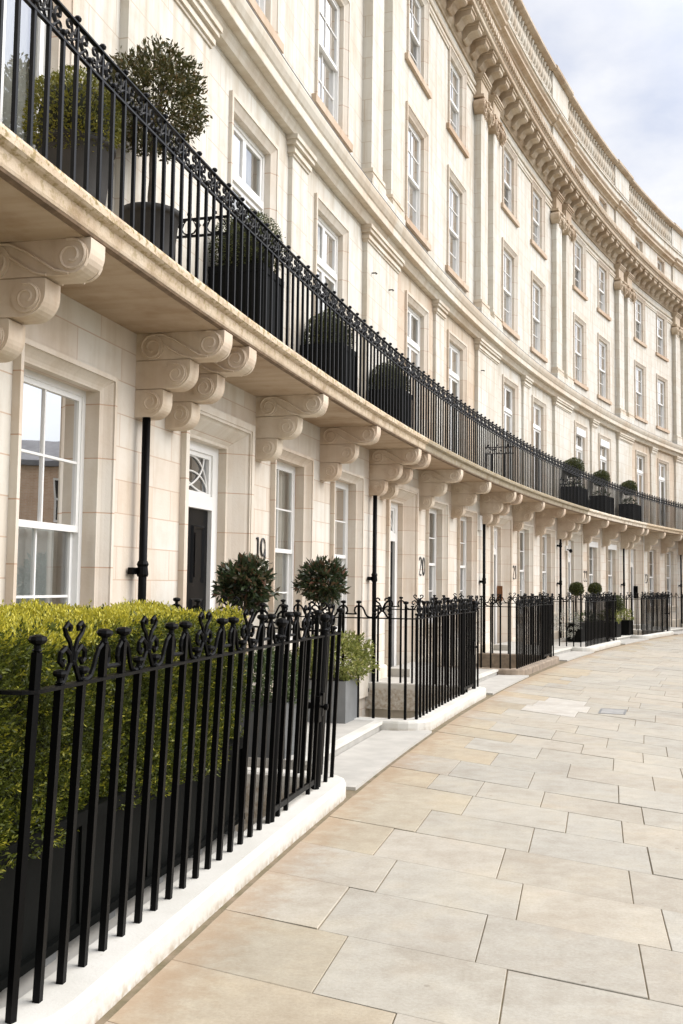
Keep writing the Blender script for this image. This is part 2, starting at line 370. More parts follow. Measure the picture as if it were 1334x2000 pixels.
# ------------------------------------------------------------------ windows
def sash(parent, vc, zb, zt, half, of, prof, rows=(2, 2), sill=None, look='curtain', casement=False, name='window', stone_m=None, zbs=None):
    f = MB(); g = MB(); b = .055
    # box frame
    f.box(vc - half, vc - half + b, of - .09, of, zb, zt); f.box(vc + half - b, vc + half, of - .09, of, zb, zt)
    f.box(vc - half + b, vc + half - b, of - .09, of, zt - b, zt); f.box(vc - half + b, vc + half - b, of - .09, of + .01, zb, zb + .045)
    i0, i1, j0, j1 = vc - half + b, vc + half - b, zb + .045, zt - b
    def leafbox(a, c, d, e, o, nv, nh, s=.042, mt=.02, bot=None):
        bot = bot or s
        f.box(a, a + s, o - .04, o, d, e); f.box(c - s, c, o - .04, o, d, e)
        f.box(a + s, c - s, o - .04, o, e - s, e); f.box(a + s, c - s, o - .04, o, d, d + bot)
        for k in range(1, nv):
            x = a + s + (c - a - 2 * s) * k / nv; f.box(x - mt / 2, x + mt / 2, o - .034, o - .004, d + bot, e - s)
        for k in range(1, nh):
            y = d + bot + (e - s - d - bot) * k / nh
            xs = [a + s] + [a + s + (c - a - 2 * s) * q / nv for q in range(1, nv)] + [c - s]
            for x0, x1 in zip(xs, xs[1:]):
                f.box(x0 + (mt / 2 if x0 > a + s + .001 else 0), x1 - (mt / 2 if x1 < c - s - .001 else 0), o - .032, o - .006, y - mt / 2, y + mt / 2)
        q = [g.p(a + s, o - .022, d + bot), g.p(c - s, o - .022, d + bot), g.p(c - s, o - .022, e - s), g.p(a + s, o - .022, e - s)]; g.f(*q)
    if casement:
        zm = zb + (zt - zb) * casement
        f.box(i0, i1, of - .09, of + .015, zm - .045, zm + .045)
        leafbox(i0, (i0 + i1) / 2 - .002, j0, zm - .045, of - .015, 1, 1, .06, bot=.16); leafbox((i0 + i1) / 2 + .002, i1, j0, zm - .045, of - .015, 1, 1, .06, bot=.16)
        leafbox(i0, (i0 + i1) / 2 - .002, zm + .045, j1, of - .015, 1, 1, .05); leafbox((i0 + i1) / 2 + .002, i1, zm + .045, j1, of - .015, 1, 1, .05)
    else:
        zm = zb + (zt - zb) * .51
        leafbox(i0, i1, zm - .03, j1, of - .008, 2, rows[0], bot=.055)
        leafbox(i0, i1, j0, zm + .02, of - .052, 2, rows[1], bot=.075)
    w = f.build(name, M['white'], parent)
    g.build('glass', M['glass'], w)
    # what stands behind the glass
    def folds(m, a, c, d, e, o, amp=.025, per=.11):
        n = max(4, int((c - a) / .02)); r0 = r1 = None
        for k in range(n + 1):
            x = a + (c - a) * k / n; oo = o + amp * math.sin(2 * PI * x / per + math.sin(x * 9))
            p0, p1 = m.p(x, oo, d), m.p(x, oo, e)
            if k: m.f(r0, p0, p1, r1)
            r0, r1 = p0, p1
    if look in ('curtain', 'cream'):
        m = MB(); folds(m, vc - half - .1, vc + half + .1, zb, zt + .1, of - .13, .015); m.build('curtain', M['curtain'], w, True)
    elif look == 'blind':
        m = MB(); m.box(vc - half + .02, vc + half - .02, of - .115, of - .105, zb + .2, zt); m.build('blind', M['net'], w)
    elif look == 'half':
        m = MB(); folds(m, vc - half - .15, vc + .06, zb, zt + .1, of - .14, .015); m.build('curtain', M['net'], w, True)
        m = MB(); folds(m, vc + .16, vc + half + .15, zb, zt + .1, of - .16, .02); m.build('curtain', M['drape'], w, True)
    elif look == 'room':
        m = MB(); folds(m, vc + half * .62, vc + half + .25, zb, zt + .1, of - .22, .03, .14); m.build('curtain', M['drape'], w, True)
        m = MB(); folds(m, vc - half - .1, vc + half * .72, zb, zm - .01, of - .16, .008, .15); m.build('net_curtain', M['net'], w, True)
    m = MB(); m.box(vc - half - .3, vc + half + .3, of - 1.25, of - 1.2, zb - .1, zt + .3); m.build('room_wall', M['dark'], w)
    if prof:
        s = MB(); s.frame(vc, zb if zbs is None else zbs, zt, half, prof); s.build('surround', stone_m or M['stone_jamb'], w)
    if sill:
        s = MB()
        for (hw, o1, z0, z1) in sill: s.box(vc - hw, vc + hw, -.12 if z1 == zb else 0.0, o1, z0, z1)
        s.build('sill', M['sill'] if z1 > 5 else M['stone_trim'], w)
    return w

# ------------------------------------------------------------------ brackets under the balcony
def tier(oe, zt, zb, r):
    P = [(0, zt), (oe - .004, zt), (oe, zt - .004)]
    for k in range(0, 9):
        a = -PI / 2 * k / 8
        P.append((oe - r + r * math.cos(a), zb + r + r * math.sin(a)))
    P.append((0, zb)); return P
def spiral(vs, oc, zc, r0, turns, a0, dirn, n=26):
    return [(vs, oc + (r0 * (1 - .72 * k / n)) * math.cos(a0 + dirn * 2 * PI * turns * k / n), zc + (r0 * (1 - .72 * k / n)) * math.sin(a0 + dirn * 2 * PI * turns * k / n)) for k in range(n + 1)]
def bracket(parent, v0, w=.2):
    m = MB()
    for oe, zt, zb, rr, e in ((.85, 3.964, 3.723, .17, .002), (.53, 3.713, 3.460, .16, .0), (.275, 3.450, 3.205, .145, .002)): m.sweep(tier(oe, zt, zb, rr)[::-1], v0 - e, v0 + w + e, 1)
    m.box(v0 + .012, v0 + w - .012, 0, .50, 3.70, 3.74, 1); m.box(v0 + .012, v0 + w - .012, 0, .25, 3.44, 3.47, 1)
    for sg_, vs in ((-1, v0 - .003), (1, v0 + w + .003)):
        for oc, zc, rr in ((.715, 3.845, .118), (.155, 3.835, .115), (.395, 3.588, .105), (.15, 3.335, .095)):
            m.tube([(vs - sg_ * .02, oc, zc), (vs + sg_ * .010, oc, zc), (vs + sg_ * .010, oc, zc)], [rr, rr, rr * .9], 20)
        vs = vs + sg_ * .010
        m.tube(spiral(vs, .715, 3.845, .115, 1.6, PI * .6, -1), .012, 6)
        m.tube(spiral(vs, .16, 3.835, .115, 1.6, PI * .4, 1), .012, 6)
        S = [(.16, 3.955), (.27, 3.945), (.38, 3.895), (.50, 3.82), (.60, 3.755), (.70, 3.728)]
        m.tube([(vs, o, z) for o, z in S], .010, 6)
        m.tube([(vs, o, z) for o, z in [(.27, 3.86), (.36, 3.80), (.46, 3.745), (.54, 3.727)]], .009, 6)
        m.tube(spiral(vs, .40, 3.585, .095, 1.5, PI * .6, -1), .010, 6)
        m.tube(spiral(vs, .155, 3.335, .085, 1.5, PI * .6, -1), .010, 6)
    return m.build('bracket', M['stone_bracket'], parent)

# numerals as bent metal bars, (x, z) in a unit cell 1 high
def arc(cx, cz, rx, rz, a0, a1, n=14): return [(cx + rx * math.cos(math.radians(a0 + (a1 - a0) * k / n)), cz + rz * math.sin(math.radians(a0 + (a1 - a0) * k / n))) for k in range(n + 1)]
DIG = {'1': [[(.2, 0), (.2, 1)], [(.08, .97), (.2, 1)]],
       '9': [arc(.27, .70, .2, .29, 0, 360, 20), [(.47, .70)] + arc(.10, .62, .37, .60, 0, -62, 8)],
       '2': [arc(.24, .74, .2, .25, 165, -30, 14) + [(.30, .42), (.08, .03)], [(.06, .03), (.2, .07), (.36, .0), (.48, .06)]],
       '0': [arc(.26, .5, .21, .48, 0, 360, 22)],
       '3': [arc(.22, .77, .18, .22, 160, -70, 12), arc(.22, .30, .22, .29, 80, -150, 14)],
       '4': [[(.36, 0), (.36, 1), (.04, .3), (.5, .3)]]}
def number(parent, text, v0, z0, h=.36):
    m = MB(); x = v0
    for ch in text:
        for st in DIG[ch]:
            n = len(st)
            rr = [.006 + .008 * math.sin(PI * k / max(1, n - 1)) if n > 3 else .012 for k in range(n)]
            m.tube([(x + a * .36, .012, z0 + b * h) for a, b in st], rr, 6)
        x += {'1': .15}.get(ch, .235)
    return m.build('house_number', M['number'], parent)

# ------------------------------------------------------------------ one house
DV, W1, W2 = 1.575, 4.01, 6.47
UA, UB = 2.47, 5.585
GP = [(0, -.18), (0, -.03), (.012, -.026), (.035, -.012), (.06, .012), (.085, .04), (.095, .05), (.097, .066), (.137, .066), (.137, 0)]
UPF = [(0, -.12), (0, -.02), (.03, -.005), (.07, .02), (.09, .03), (.09, .042), (.14, .042), (.14, 0)]
UP = [(0, -.11), (0, -.02), (.03, -.01), (.06, .01), (.09, .028), (.10, .03), (.10, .042), (.15, .042), (.15, 0)]
DP = [(0, -.29), (0, -.17), (.03, -.16), (.07, -.12), (.12, -.06), (.17, 0), (.2, .025), (.2, .05), (.23, .05), (.23, .062), (.31, .062), (.31, 0)]
def make_house(label, num, looks, left=False):
    h = root('terraced_house', label, 'house', .425 + W * num, group='cream stone houses of the curved terrace')
    # walls of each storey with their openings
    m = MB()
    m.wall(0, W, -2.6, 3.985, [(DV - .97, DV + .97, -.2, 3.58), (W1 - .755, W1 + .755, .94, 3.465), (W2 - .755, W2 + .755, .94, 3.465)])
    m.build('ground_floor_wall', M['stone_ground'], h)
    m = MB()
    ho = []; h1 = []
    for u in (UA, UB):
        h1 += [(u - .785, u + .785, 4.15, 7.28)]
        ho += [(u - .07 - .77, u - .07 + .77, 8.66, 10.95), (u - .07 - .73, u - .07 + .73, 11.86, 13.75)]
    m.wall(0, W, 7.7, 14.2, ho)
    m.build('upper_wall', M['stone_upper'], h)
    m = MB(); m.wall(0, W, 3.985, 7.7, h1); m.build('first_floor_wall', M['first_tan'] if num in (1, 4, 5) else M['stone_upper'], h)
    # base moulding
    m = MB()
    for a, b in ((0, DV - .97), (DV + .97, W)):
        m.sweep([(0, -.1), (.05, -.1), (.05, .30), (.035, .33), (0, .345)], a, b)
    m.build('base_course', M['stone_trim'], h)
    # ground floor windows and door
    sill = [(.84, .09, .87, .94), (.81, .06, .80, .87), (.78, .035, .70, .80)]
    for k, u in enumerate((W1, W2)):
        sash(h, u, .94, 3.33, .62, -.16, GP, (2, 2), sill, looks['ground'][k])
    d = MB(); hz = 3.27; of = -.27
    d.box(DV - .66, DV - .50, of - .1, of, -.02, hz); d.box(DV + .50, DV + .66, of - .1, of, -.02, hz)
    d.box(DV - .50, DV + .50, of - .1, of, 3.17, hz); d.box(DV - .50, DV + .50, of - .1, of + .015, 2.54, 2.69)
    d.box(DV - .50, DV - .44, of - .1, of - .02, 2.69, 3.17); d.box(DV + .44, DV + .50, of - .1, of - .02, 2.69, 3.17)
    d.box(DV - .44, DV + .44, of - .1, of - .02, 3.12, 3.17); d.box(DV - .44, DV + .44, of - .1, of - .02, 2.69, 2.73)
    # fanlight of crossing arcs
    z0, z1 = 2.73, 3.12
    for sgn in (-1, 1):
        d.tube([(DV + sgn * (.44 - .78 * math.sin(t * PI / 2)), of - .045, z0 + (z1 - z0) * (1 - math.cos(t * PI / 2)) * 1.0) for t in [k / 14 for k in range(15)]], .011, 6)
        d.tube([(DV + sgn * (.44 - .44 * (1 - math.cos(t * PI / 2))), of - .045, z0 + (z1 - z0) * math.sin(t * PI / 2)) for t in [k / 14 for k in range(15)]], .011, 6)
        d.tube([(DV + sgn * .44 * math.cos(t * PI / 2), of - .045, z0 + .22 * math.sin(t * PI / 2)) for t in [k / 12 for k in range(13)]], .010, 6)
    fr = d.build('door_frame', M['white'], h)
    g = MB(); q = [g.p(DV - .44, of - .06, z0), g.p(DV + .44, of - .06, z0), g.p(DV + .44, of - .06, z1), g.p(DV - .44, of - .06, z1)]; g.f(*q); g.build('fanlight_glass', M['glass'], fr)
    s = MB(); s.frame(DV, -.1, 3.27, .66, DP); s.build('door_surround', M['stone_jamb'], fr)
    m = MB(); m.box(DV - .5, DV + .5, of - .1, of - .05, .02, 2.54); dr = m.build('door', M['door'], h)
    m = MB()
    for a, b in ((-.40, -.06), (.06, .40)):
        for c, e in ((.2, .75), (.95, 1.55), (1.72, 2.36)):
            m.frame(DV + (a + b) / 2, c, e - .05, (b - a) / 2 - .05, [(0, of - .05), (.012, of - .042), (.03, of - .03), (.05, of - .05)])
            m.box(DV + a + .09, DV + b - .09, of - .05, of - .04, c + .06, e - .09)
    m.build('door_panel', M['door'], dr)
    m = MB(); m.tube([(DV, of - .05, 1.05), (DV, of - .01, 1.05), (DV, of + .0, 1.05), (DV, of + .03, 1.05)], [.012, .012, .036, .012], 10); m.box(DV - .14, DV + .14, of - .049, of - .035, .82, .90)
    m.build('door_knob', M['brass'], dr)
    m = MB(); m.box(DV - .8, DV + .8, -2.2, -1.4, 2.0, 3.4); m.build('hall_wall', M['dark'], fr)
    m = MB(); m.box(DV - .66, DV + .66, -.40, .06, -.02, .02); m.build('door_threshold', M['step'], h)
    # first floor french windows, second and third floor sashes, attic
    for k, u in enumerate((UA, UB)):
        w = sash(h, u, 4.21, 7.14, .645, -.10, UPF, casement=.765, look=looks['first'][k])
        if looks.get('awning'):
            b = MB(); b.box(u - .56, u + .56, -.09, .03, 6.86, 7.10); b.build('roller_blind_box', M['white'], w)
        sash(h, u - .07, 8.66, 10.80, .62, -.09, UP, (2, 2), [(.89, .07, 8.54, 8.66)], looks['second'][k])
        sash(h, u - .07, 11.86, 13.60, .58, -.09, UP, (2, 2), [(.86, .07, 11.74, 11.86)], looks['third'][k])
        sash(h, u, 14.98, 16.20, .50, -.13, [(0, -.14), (0, -.005), (.06, -.005), (.06, .0)], (1, 1), None, 'curtain')
    # brackets, drainpipe
    for v in (.225, 2.715, 5.205, 7.69): bracket(h, v)
    m = MB(); v0 = 7.73
    m.tube([(v0, .10, -.2), (v0, .10, 3.26)], .037, 12); pipe = m.build('drainpipe', M['iron'], h, True)
    for z in ((1.77, -.05) if num != 2 else (1.77, -.05, 2.95)):
        m = MB(); m.tube([(v0, .10, z), (v0, .10, z + .02), (v0, .10, z + .09), (v0, .10, z + .11), (v0, .10, z + .14)], [.046, .053, .045, .054, .042], 12); m.box(v0 - .13, v0 + .05, .02, .06, z + .02, z + .08)
        m.build('pipe_collar', M['iron'], pipe)
    # balcony slab
    m = MB()
    m.sweep([(0, 3.985), (.80, 3.985), (.815, 3.975), (.855, 3.992), (.862, 4.01), (.868, 4.065), (.872, 4.085), (.905, 4.098), (.922, 4.112), (.926, 4.155), (.913, 4.183), (.86, 4.193), (0, 4.20)], 0, W)
    m.build('balcony_slab', M[{1: 'slab_grey', 2: 'slab_grey', 3: 'slab_pale'}.get(num, 'slab')], h)
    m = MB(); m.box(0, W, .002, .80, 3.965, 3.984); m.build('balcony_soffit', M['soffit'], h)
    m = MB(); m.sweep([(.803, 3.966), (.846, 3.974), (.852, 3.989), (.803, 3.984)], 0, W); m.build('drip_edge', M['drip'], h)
    # first floor pilaster strips: one between the windows, half a wide panel at each end
    m = MB(); mid = (UA + UB) / 2
    m.box(mid - .31, mid + .31, 0, .06, 4.19, 7.38); m.build('pilaster_strip', M['stone_upper'], h)
    def capm(m, a, b, of, e0=1, e1=1):
        for (z0, z1, d) in ((7.36, 7.40, .02), (7.40, 7.46, .045), (7.46, 7.50, .03), (7.50, 7.56, .075), (7.56, 7.62, .10)):
            m.box(a - d * e0, b + d * e1, 0, of + d, z0, z1)
    m = MB(); capm(m, mid - .31, mid + .31, .06); m.build('strip_capital', M['stone_trim'], h)
    m = MB(); m.box(0, .92, 0, .085, 4.19, 7.36); m.build('wall_panel', M['stone_upper'], h)
    m = MB(); capm(m, 0, .92, .085, 0, 1); m.build('panel_moulding', M['stone_trim'], h)
    m = MB(); m.box(W - .92, W, 0, .085, 4.19, 7.36); m.build('wall_panel', M['stone_upper'], h)
    m = MB(); capm(m, W - .92, W, .085, 1, 0); m.build('panel_moulding', M['stone_trim'], h)
    # string cornice above the first floor
    m = MB(); m.sweep([(0, 7.62), (.11, 7.62), (.13, 7.66), (.16, 7.70), (.17, 7.75), (.265, 7.755), (.27, 7.765), (.27, 7.88), (.29, 7.90), (.325, 7.97), (.34, 8.03), (.34, 8.055), (.0, 8.13)], 0, W)
    m.build('string_cornice', M['stone_trim'], h)
    m = MB(); m.sweep([(.28, 8.071), (.345, 8.057), (.345, 8.066), (.0, 8.142), (.0, 8.132)], 0, W); m.build('lead_flashing', M['lead'], h)
    # giant pilasters
    for e in (0, 1):
        a0, a1 = (.16, .82) if e == 0 else (W - 1.025, W - .365)
        m = MB()
        b0, b1 = (0, .92) if e == 0 else (W - 1.12, W)
        m.box(b0, b1, 0, .22, 8.06, 8.34)
        m.build('pilaster_pedestal', M['stone_upper'], h)
        m = MB(); m.box(a0, a1, 0, .17, 8.54, 13.18)
        sh = m.build('pilaster', M['stone_upper'], h)
        m = MB()
        for z0, z1, dd in ((8.34, 8.43, .05), (8.43, 8.48, .025), (8.48, 8.54, .04)): m.box(a0 - dd, a1 + dd, 0, .17 + dd, z0, z1)
        m.build('pilaster_base', M['stone_trim'], sh)
        # ionic capital
        m = MB(); vc = (a0 + a1) / 2; hw = (a1 - a0) / 2
        m.box(a0 - .11, a1 + .11, 0, .26, 13.50, 13.57); m.box(a0 - .03, a1 + .03, 0, .235, 13.44, 13.50)
        m.sweep([(0, 13.18), (.17, 13.18), (.20, 13.19), (.20, 13.22), (.18, 13.23), (.22, 13.29), (.235, 13.37), (.22, 13.44), (0, 13.44)], a0 + .02, a1 - .02, 1)
        for sgn in (-1, 1):
            cx = vc + sgn * (hw + .02)
            m.disc_o(cx, 13.29, .175, .02, .27, 20)
            m.disc_o(cx, 13.29, .055, .27, .325, 10)
            m.tube([(v, .275, z) for v, _, z in [(cx + (o - 0), 0, z) for _, o, z in spiral(0, 0, 13.29, .15, 1.7, PI * .5, -sgn)]], .024, 5)
            for k in range(5):
                m.lathe(cx - sgn * (.05 + .03 * k), .25 + .012 * math.sin(k * 2.), [(.0, 13.13 - .035 * k + .03), (.026, 13.13 - .035 * k), (.0, 13.13 - .035 * k - .03)], 6, False)
        for k in range(3):
            m.lathe(vc + (k - 1) * .14, .24, [(.0, 13.28), (.04, 13.32), (.045, 13.38), (.0, 13.43)], 7, False)
        m.lathe(vc, .27, [(.0, 13.41), (.05, 13.46), (.05, 13.51), (.0, 13.56)], 8, False)
        m.build('pilaster_capital', M['stone_cornice'], sh)
        # broken-forward block of the entablature over each shaft
        m = MB(); m.box(a0, a1, 0, .17, 13.57, 13.98)
        for z0, z1, dd in ((13.98, 14.03, .03), (14.03, 14.08, .06), (14.08, 14.13, .09)): m.box(a0 - dd * .5, a1 + dd * .5, 0, .17 + dd, z0, z1)
        m.build('entablature_block', M['stone_cornice'], h)
    # architrave lines between the capitals
    m = MB()
    segs = [(.83, UA - .81), (UA + .67, UB - .81), (UB + .67, W - 1.03)]
    for a, b in segs: m.sweep([(0, 13.58), (.03, 13.58), (.03, 13.63), (.05, 13.65), (.05, 13.72), (0, 13.72)], a, b)
    m.sweep([(0, 13.83), (.035, 13.83), (.05, 13.87), (.05, 13.91), (0, 13.91)], .83, W - 1.03)
    m.build('architrave', M['stone_trim'], h)
    # main cornice
    m = MB(); m.sweep([(0, 14.12), (.04, 14.12), (.05, 14.15), (.08, 14.18), (.11, 14.23), (.12, 14.26), (.12, 14.565), (0, 14.565)], 0, W); m.build('bed_moulding', M['stone_cornice'], h)
    md = None
    for k in range(12):
        vc = W * (k + .5) / 12
        if md is None:
            b = MB(); b.sweep([(.12, 14.20), (.16, 14.20), (.22, 14.25), (.27, 14.33), (.34, 14.365), (.45, 14.37), (.49, 14.40), (.49, 14.50), (.12, 14.50)], -.17, .17, 1)
            b.sweep([(.12, 14.50), (.52, 14.50), (.52, 14.563), (.12, 14.563)], -.21, .21, 1)
            md = b.build('modillion', M['stone_cornice'], None); md.parent = h; a = vc / R; md.location = (R - R * math.cos(a), R * math.sin(a), 0); md.rotation_euler = (0, 0, -a)
        else:
            c = md.copy(); C.objects.link(c); a = vc / R; c.location = (R - R * math.cos(a), R * math.sin(a), 0); c.rotation_euler = (0, 0, -a)
    m = MB(); m.sweep([(0, 14.565), (.55, 14.565), (.57, 14.58), (.57, 14.68), (.59, 14.70), (.59, 14.72), (.61, 14.77), (.645, 14.86), (.65, 14.94), (.63, 14.97), (.3, 15.02), (0, 15.04)], 0, W); m.build('corona', M['stone_cornice'], h)
    m = MB()
    for k in range(46):
        vc = W * (k + .5) / 46; m.box(vc - .05, vc + .05, .57, .665, 14.75, 14.88, 1)
    m.build('dentil_course', M['stone_cornice'], h)
    # attic storey
    m = MB(); m.wall(0, W, 14.9, 16.9, [(u - .56, u + .56, 14.95, 16.26) for u in (UA, UB)]); m.build('attic_wall', M['stone_upper'], h)
    for a, b in ((0, 1.0), (W - 1.0, W)): m = MB(); m.box(a, b, 0, .07, 15.0, 16.34); m.build('attic_pier', M['stone_upper'], h)
    def acorn(m, a, b, d, e0=0, e1=0): m.sweep([(0, 16.30), (.05 + d, 16.30), (.06 + d, 16.36), (.11 + d, 16.40), (.2 + d, 16.42), (.2 + d, 16.51), (.25 + d, 16.56), (.26 + d, 16.60), (0, 16.72)], a, b)
    m = MB(); acorn(m, 1.06, W - 1.06, 0); acorn(m, 0, 1.06, .08); acorn(m, W - 1.06, W, .08); m.build('attic_cornice', M['stone_cornice'], h)
    m = MB(); m.box(0, W, -.3, -.02, 16.8, 17.18); m.sweep([(-.3, 17.18), (.03, 17.18), (.03, 17.23), (0, 17.26), (-.3, 17.26)], 0, W); m.build('blocking_course', M['stone_upper'], h)
    for a, b in ((0, .95), (W - .95, W)): m = MB(); m.box(a, b, -.32, .04, 17.26, 18.1); m.build('parapet_pier', M['stone_upper'], h)
    m = MB(); m.sweep([(-.33, 18.1), (.06, 18.1), (.14, 18.13), (.18, 18.16), (.18, 18.24), (.12, 18.28), (-.33, 18.30)], .95, W - .95)
    for a, b in ((0, 1.0), (W - 1.0, W)): m.sweep([(-.36, 18.1), (.10, 18.1), (.18, 18.13), (.22, 18.17), (.22, 18.26), (.16, 18.31), (-.36, 18.33)], a, b)
    m.build('coping', M['stone_cornice'], h)
    bl = None
    for k in range(22):
        vc = .95 + (W - 1.9) * (k + .5) / 22; a = vc / R
        if bl is None:
            b = MB(); b.lathe(0, -.06, [(.085, 17.26), (.085, 17.33), (.05, 17.37), (.045, 17.41), (.08, 17.51), (.10, 17.60), (.09, 17.70), (.05, 17.85), (.04, 17.95), (.07, 17.98), (.07, 18.02), (.085, 18.05), (.085, 18.10)], 10)
            bl = b.build('baluster', M['stone_trim'], None, True); bl.parent = h; c = bl
        else: c = bl.copy(); C.objects.link(c)
        c.location = (R - R * math.cos(a), R * math.sin(a), 0); c.rotation_euler = (0, 0, -a)
    # roof and back so the house has its depth
    m = MB(); m.box(0, W, -9.0, -.3, 16.7, 16.8); m.build('roof', M['lead'], h)
    m = MB(); m.wall(0, W, -2.6, 16.7, (), -9.0); m.build('rear_wall', M['stone_upper'], h)
    return h

SEA = {'first': ('curtain', 'curtain'), 'second': ('half', 'curtain'), 'third': ('curtain', 'half')}
def looks(g, f=('curtain', 'curtain'), s=('half', 'curtain'), t=('curtain', 'half'), awning=False): return {'ground': g, 'first': f, 'second': s, 'third': t, 'awning': awning}
H = {}
H[18] = make_house('cream stone house at the left edge, its big sash window above the clipped hedge', -1, looks(('room', 'room'), s=('curtain', 'half'), t=('half', 'curtain')))
H[19] = make_house('cream stone house numbered 19, black panelled door under a white fanlight of crossing arcs', 0, looks(('cream', 'cream'), s=('curtain', 'half')))
H[20] = make_house('cream stone house numbered 20 with tan door jambs, between houses 19 and 21', 1, looks(('half', 'half'), s=('curtain', 'curtain'), t=('half', 'half')))
H[21] = make_house('cream stone house numbered 21 with a copper entry panel beside its door', 2, looks(('half', 'half'), ('half', 'half'), ('half', 'half'), ('half', 'half')))
H[22] = make_house('cream stone house numbered 22 with white blind boxes over its windows', 3, looks(('blind', 'blind'), ('half', 'half'), ('blind', 'curtain'), ('half', 'curtain'), True))
H[23] = make_house('cream stone house numbered 23 with a black entry phone beside its door', 4, looks(('half', 'half'), s=('half', 'half')))
H[24] = make_house('farthest cream stone house, beyond number 23 and cut by the right edge', 5, looks(('half', 'half')))
for n in (19, 20, 21, 22, 23): number(H[n], str(n), 2.76, 1.91)
m = MB(); m.box(DV + .60, DV + .648, -.26, -.12, 1.32, 1.72); m.box(DV + .59, DV + .60, -.2, -.17, 1.5, 1.54); m.build('entry_panel', M['copper_panel'], H[21])
m = MB(); m.box(DV + .60, DV + .648, -.26, -.10, 1.30, 1.78); m.box(DV + .585, DV + .60, -.21, -.15, 1.62, 1.7); m.build('entry_phone', M['iron'], H[23])
m = MB(); m.box(.50, .62, 0, .06, 2.86, 3.04); m.build('camera_bracket', M['white'], H[22])
m = MB(); m.tube([(.56, .06, 2.92), (.56, .16, 2.88)], .02, 6); m.lathe(.56, .18, [(.0, 2.80), (.05, 2.83), (.06, 2.87), (.04, 2.92), (.0, 2.94)], 8, False); m.build('security_camera', M['iron'], H[22])
for u in (W1, W2):
    m = MB(); m.box(u - .60, u + .60, -.15, .02, 3.12, 3.31); m.build('roller_blind_box', M['white'], H[22])
m = MB(); m.box(W - .62, W - .42, .0, .07, 3.05, 3.40); m.build('alarm_box', M['white'], H[20])
m = MB(); m.tube([(DV + .95, .07, 3.9), (DV + .95, .07, 3.2), (DV + .98, .07, 3.1), (DV + .98, .07, .6)], .016, 6); m.build('cable_pipe', M['white'], H[23])
for n in (19, 20):      # small black lamp spikes on the wide panel
    for vv in (.35, 7.45):
        m = MB(); m.tube([(vv, .08, 6.9), (vv, .16, 6.9), (vv, .17, 6.88)], [.012, .012, .02], 6); m.build('wall_spike', M['number'], H[n])

# ------------------------------------------------------------------ balcony railing
def curl(x, z, r, a0, turns, dirn, n=9): return [(x + r * (1 - .6 * k / n) * math.cos(a0 + dirn * 2 * PI * turns * k / n), z + r * (1 - .6 * k / n) * math.sin(a0 + dirn * 2 * PI * turns * k / n)) for k in range(n + 1)]
def t2(m, pts, r, sides=5, o=0.0, mirror=None):
    m.tube([(x, o, z) for x, z in pts], r, sides)
    if mirror is not None: m.tube([(2 * mirror - x, o, z) for x, z in pts], r, sides)
ZB0, ZL, ZU = 4.175, 5.11, 5.305
NB = 46; SP = W / NB
def bal_parts():
    b = MB(0, 0, True); b.box(-.0125, .0125, -.0125, .0125, ZB0, ZL, 1)
    s = MB(0, 0, True)
    # tall stem with lyre scrolls, ball above the top rail; small ball on the lower rail beside it
    s.box(-.009, .009, -.009, .009, ZL, ZU, 1)
    t2(s, [(.0, ZL + .012), (.045, ZL + .022), (.078, ZL + .06), (.062, ZL + .105), (.07, ZL + .14)] + curl(.108, ZL + .138, .036, PI * .85, .85, -1, 11), .0105, 5, 0, 0)
    t2(s, [(.0, ZL + .10), (.03, ZL + .085), (.085, ZL + .045)] + curl(.115, ZL + .068, .034, -PI * .5, .8, 1, 9), .0092, 5, 0, 0)
    t2(s, [(.0, ZU - .02), (.022, ZU - .045), (.034, ZU - .085), (.018, ZU - .11), (.0, ZU - .115)], .008, 5, 0, 0)
    s.lathe(0, 0, [(.007, ZU), (.008, ZU + .02), (.022, ZU + .027), (.027, ZU + .04), (.018, ZU + .055), (.004, ZU + .06)], 8)
    s.lathe(SP, 0, [(.007, ZL + .01), (.009, ZL + .03), (.024, ZL + .038), (.027, ZL + .05), (.016, ZL + .064), (.003, ZL + .068)], 8)
    return b.build('baluster', M['iron_bal']), s.build('scroll', M['iron_bal'])
bp_, sp_ = bal_parts(); first = [True]
def take(src, name, parent, v, o=0, z=0, turn=0):
    """first use moves the source itself, later uses copy it"""
    if src.parent is None: c = src
    else: c = src.copy(); C.objects.link(c)
    c.parent = parent; a = v / R
    ro = parent.get('ro', 0.0)
    c.location = (R - (R - o) * math.cos(a) - ro, (R - o) * math.sin(a), z); c.rotation_euler = (0, 0, -a + turn)
    return c
def balcony_rail(num, label):
    r = root('balcony_railing', label, 'railing', .425 + W * num, .80, group='black iron railings along the first floor balcony'); r['ro'] = .80
    m = MB(.80)
    m.box(0, W, .787, .813, ZL - .008, ZL + .008); m.build('lower_rail', M['iron_bal'], r)
    m = MB(.80); m.sweep([(.782, ZU - .008), (.818, ZU - .008), (.818, ZU + .004), (.80, ZU + .012), (.782, ZU + .004)], 0, W); m.build('top_rail', M['iron_bal'], r)
    for k in range(NB): take(bp_, 'baluster', r, SP * (k + .5), .80)
    for k in range(NB // 2): take(sp_, 'scroll', r, SP * (2 * k + .5), .80)
    return r
HL = {-1: 'balcony railing at the top left, before the yellow ball shrub and round pots',
      0: 'black iron balcony railing on house 19, before three dark square planters of clipped balls',
      1: 'black iron balcony railing on house 20, stretch without any planters behind it',
      2: 'black iron balcony railing on house 21, ending where the far clipped trees begin',
      3: 'black iron balcony railing on house 22, in front of round-headed trees in dark troughs',
      4: 'black iron balcony railing on house 23, behind which pots end near the right edge',
      5: 'farthest stretch of black iron balcony railing, cut by the right edge'}
for k in range(-1, 6): balcony_rail(k, HL[k])
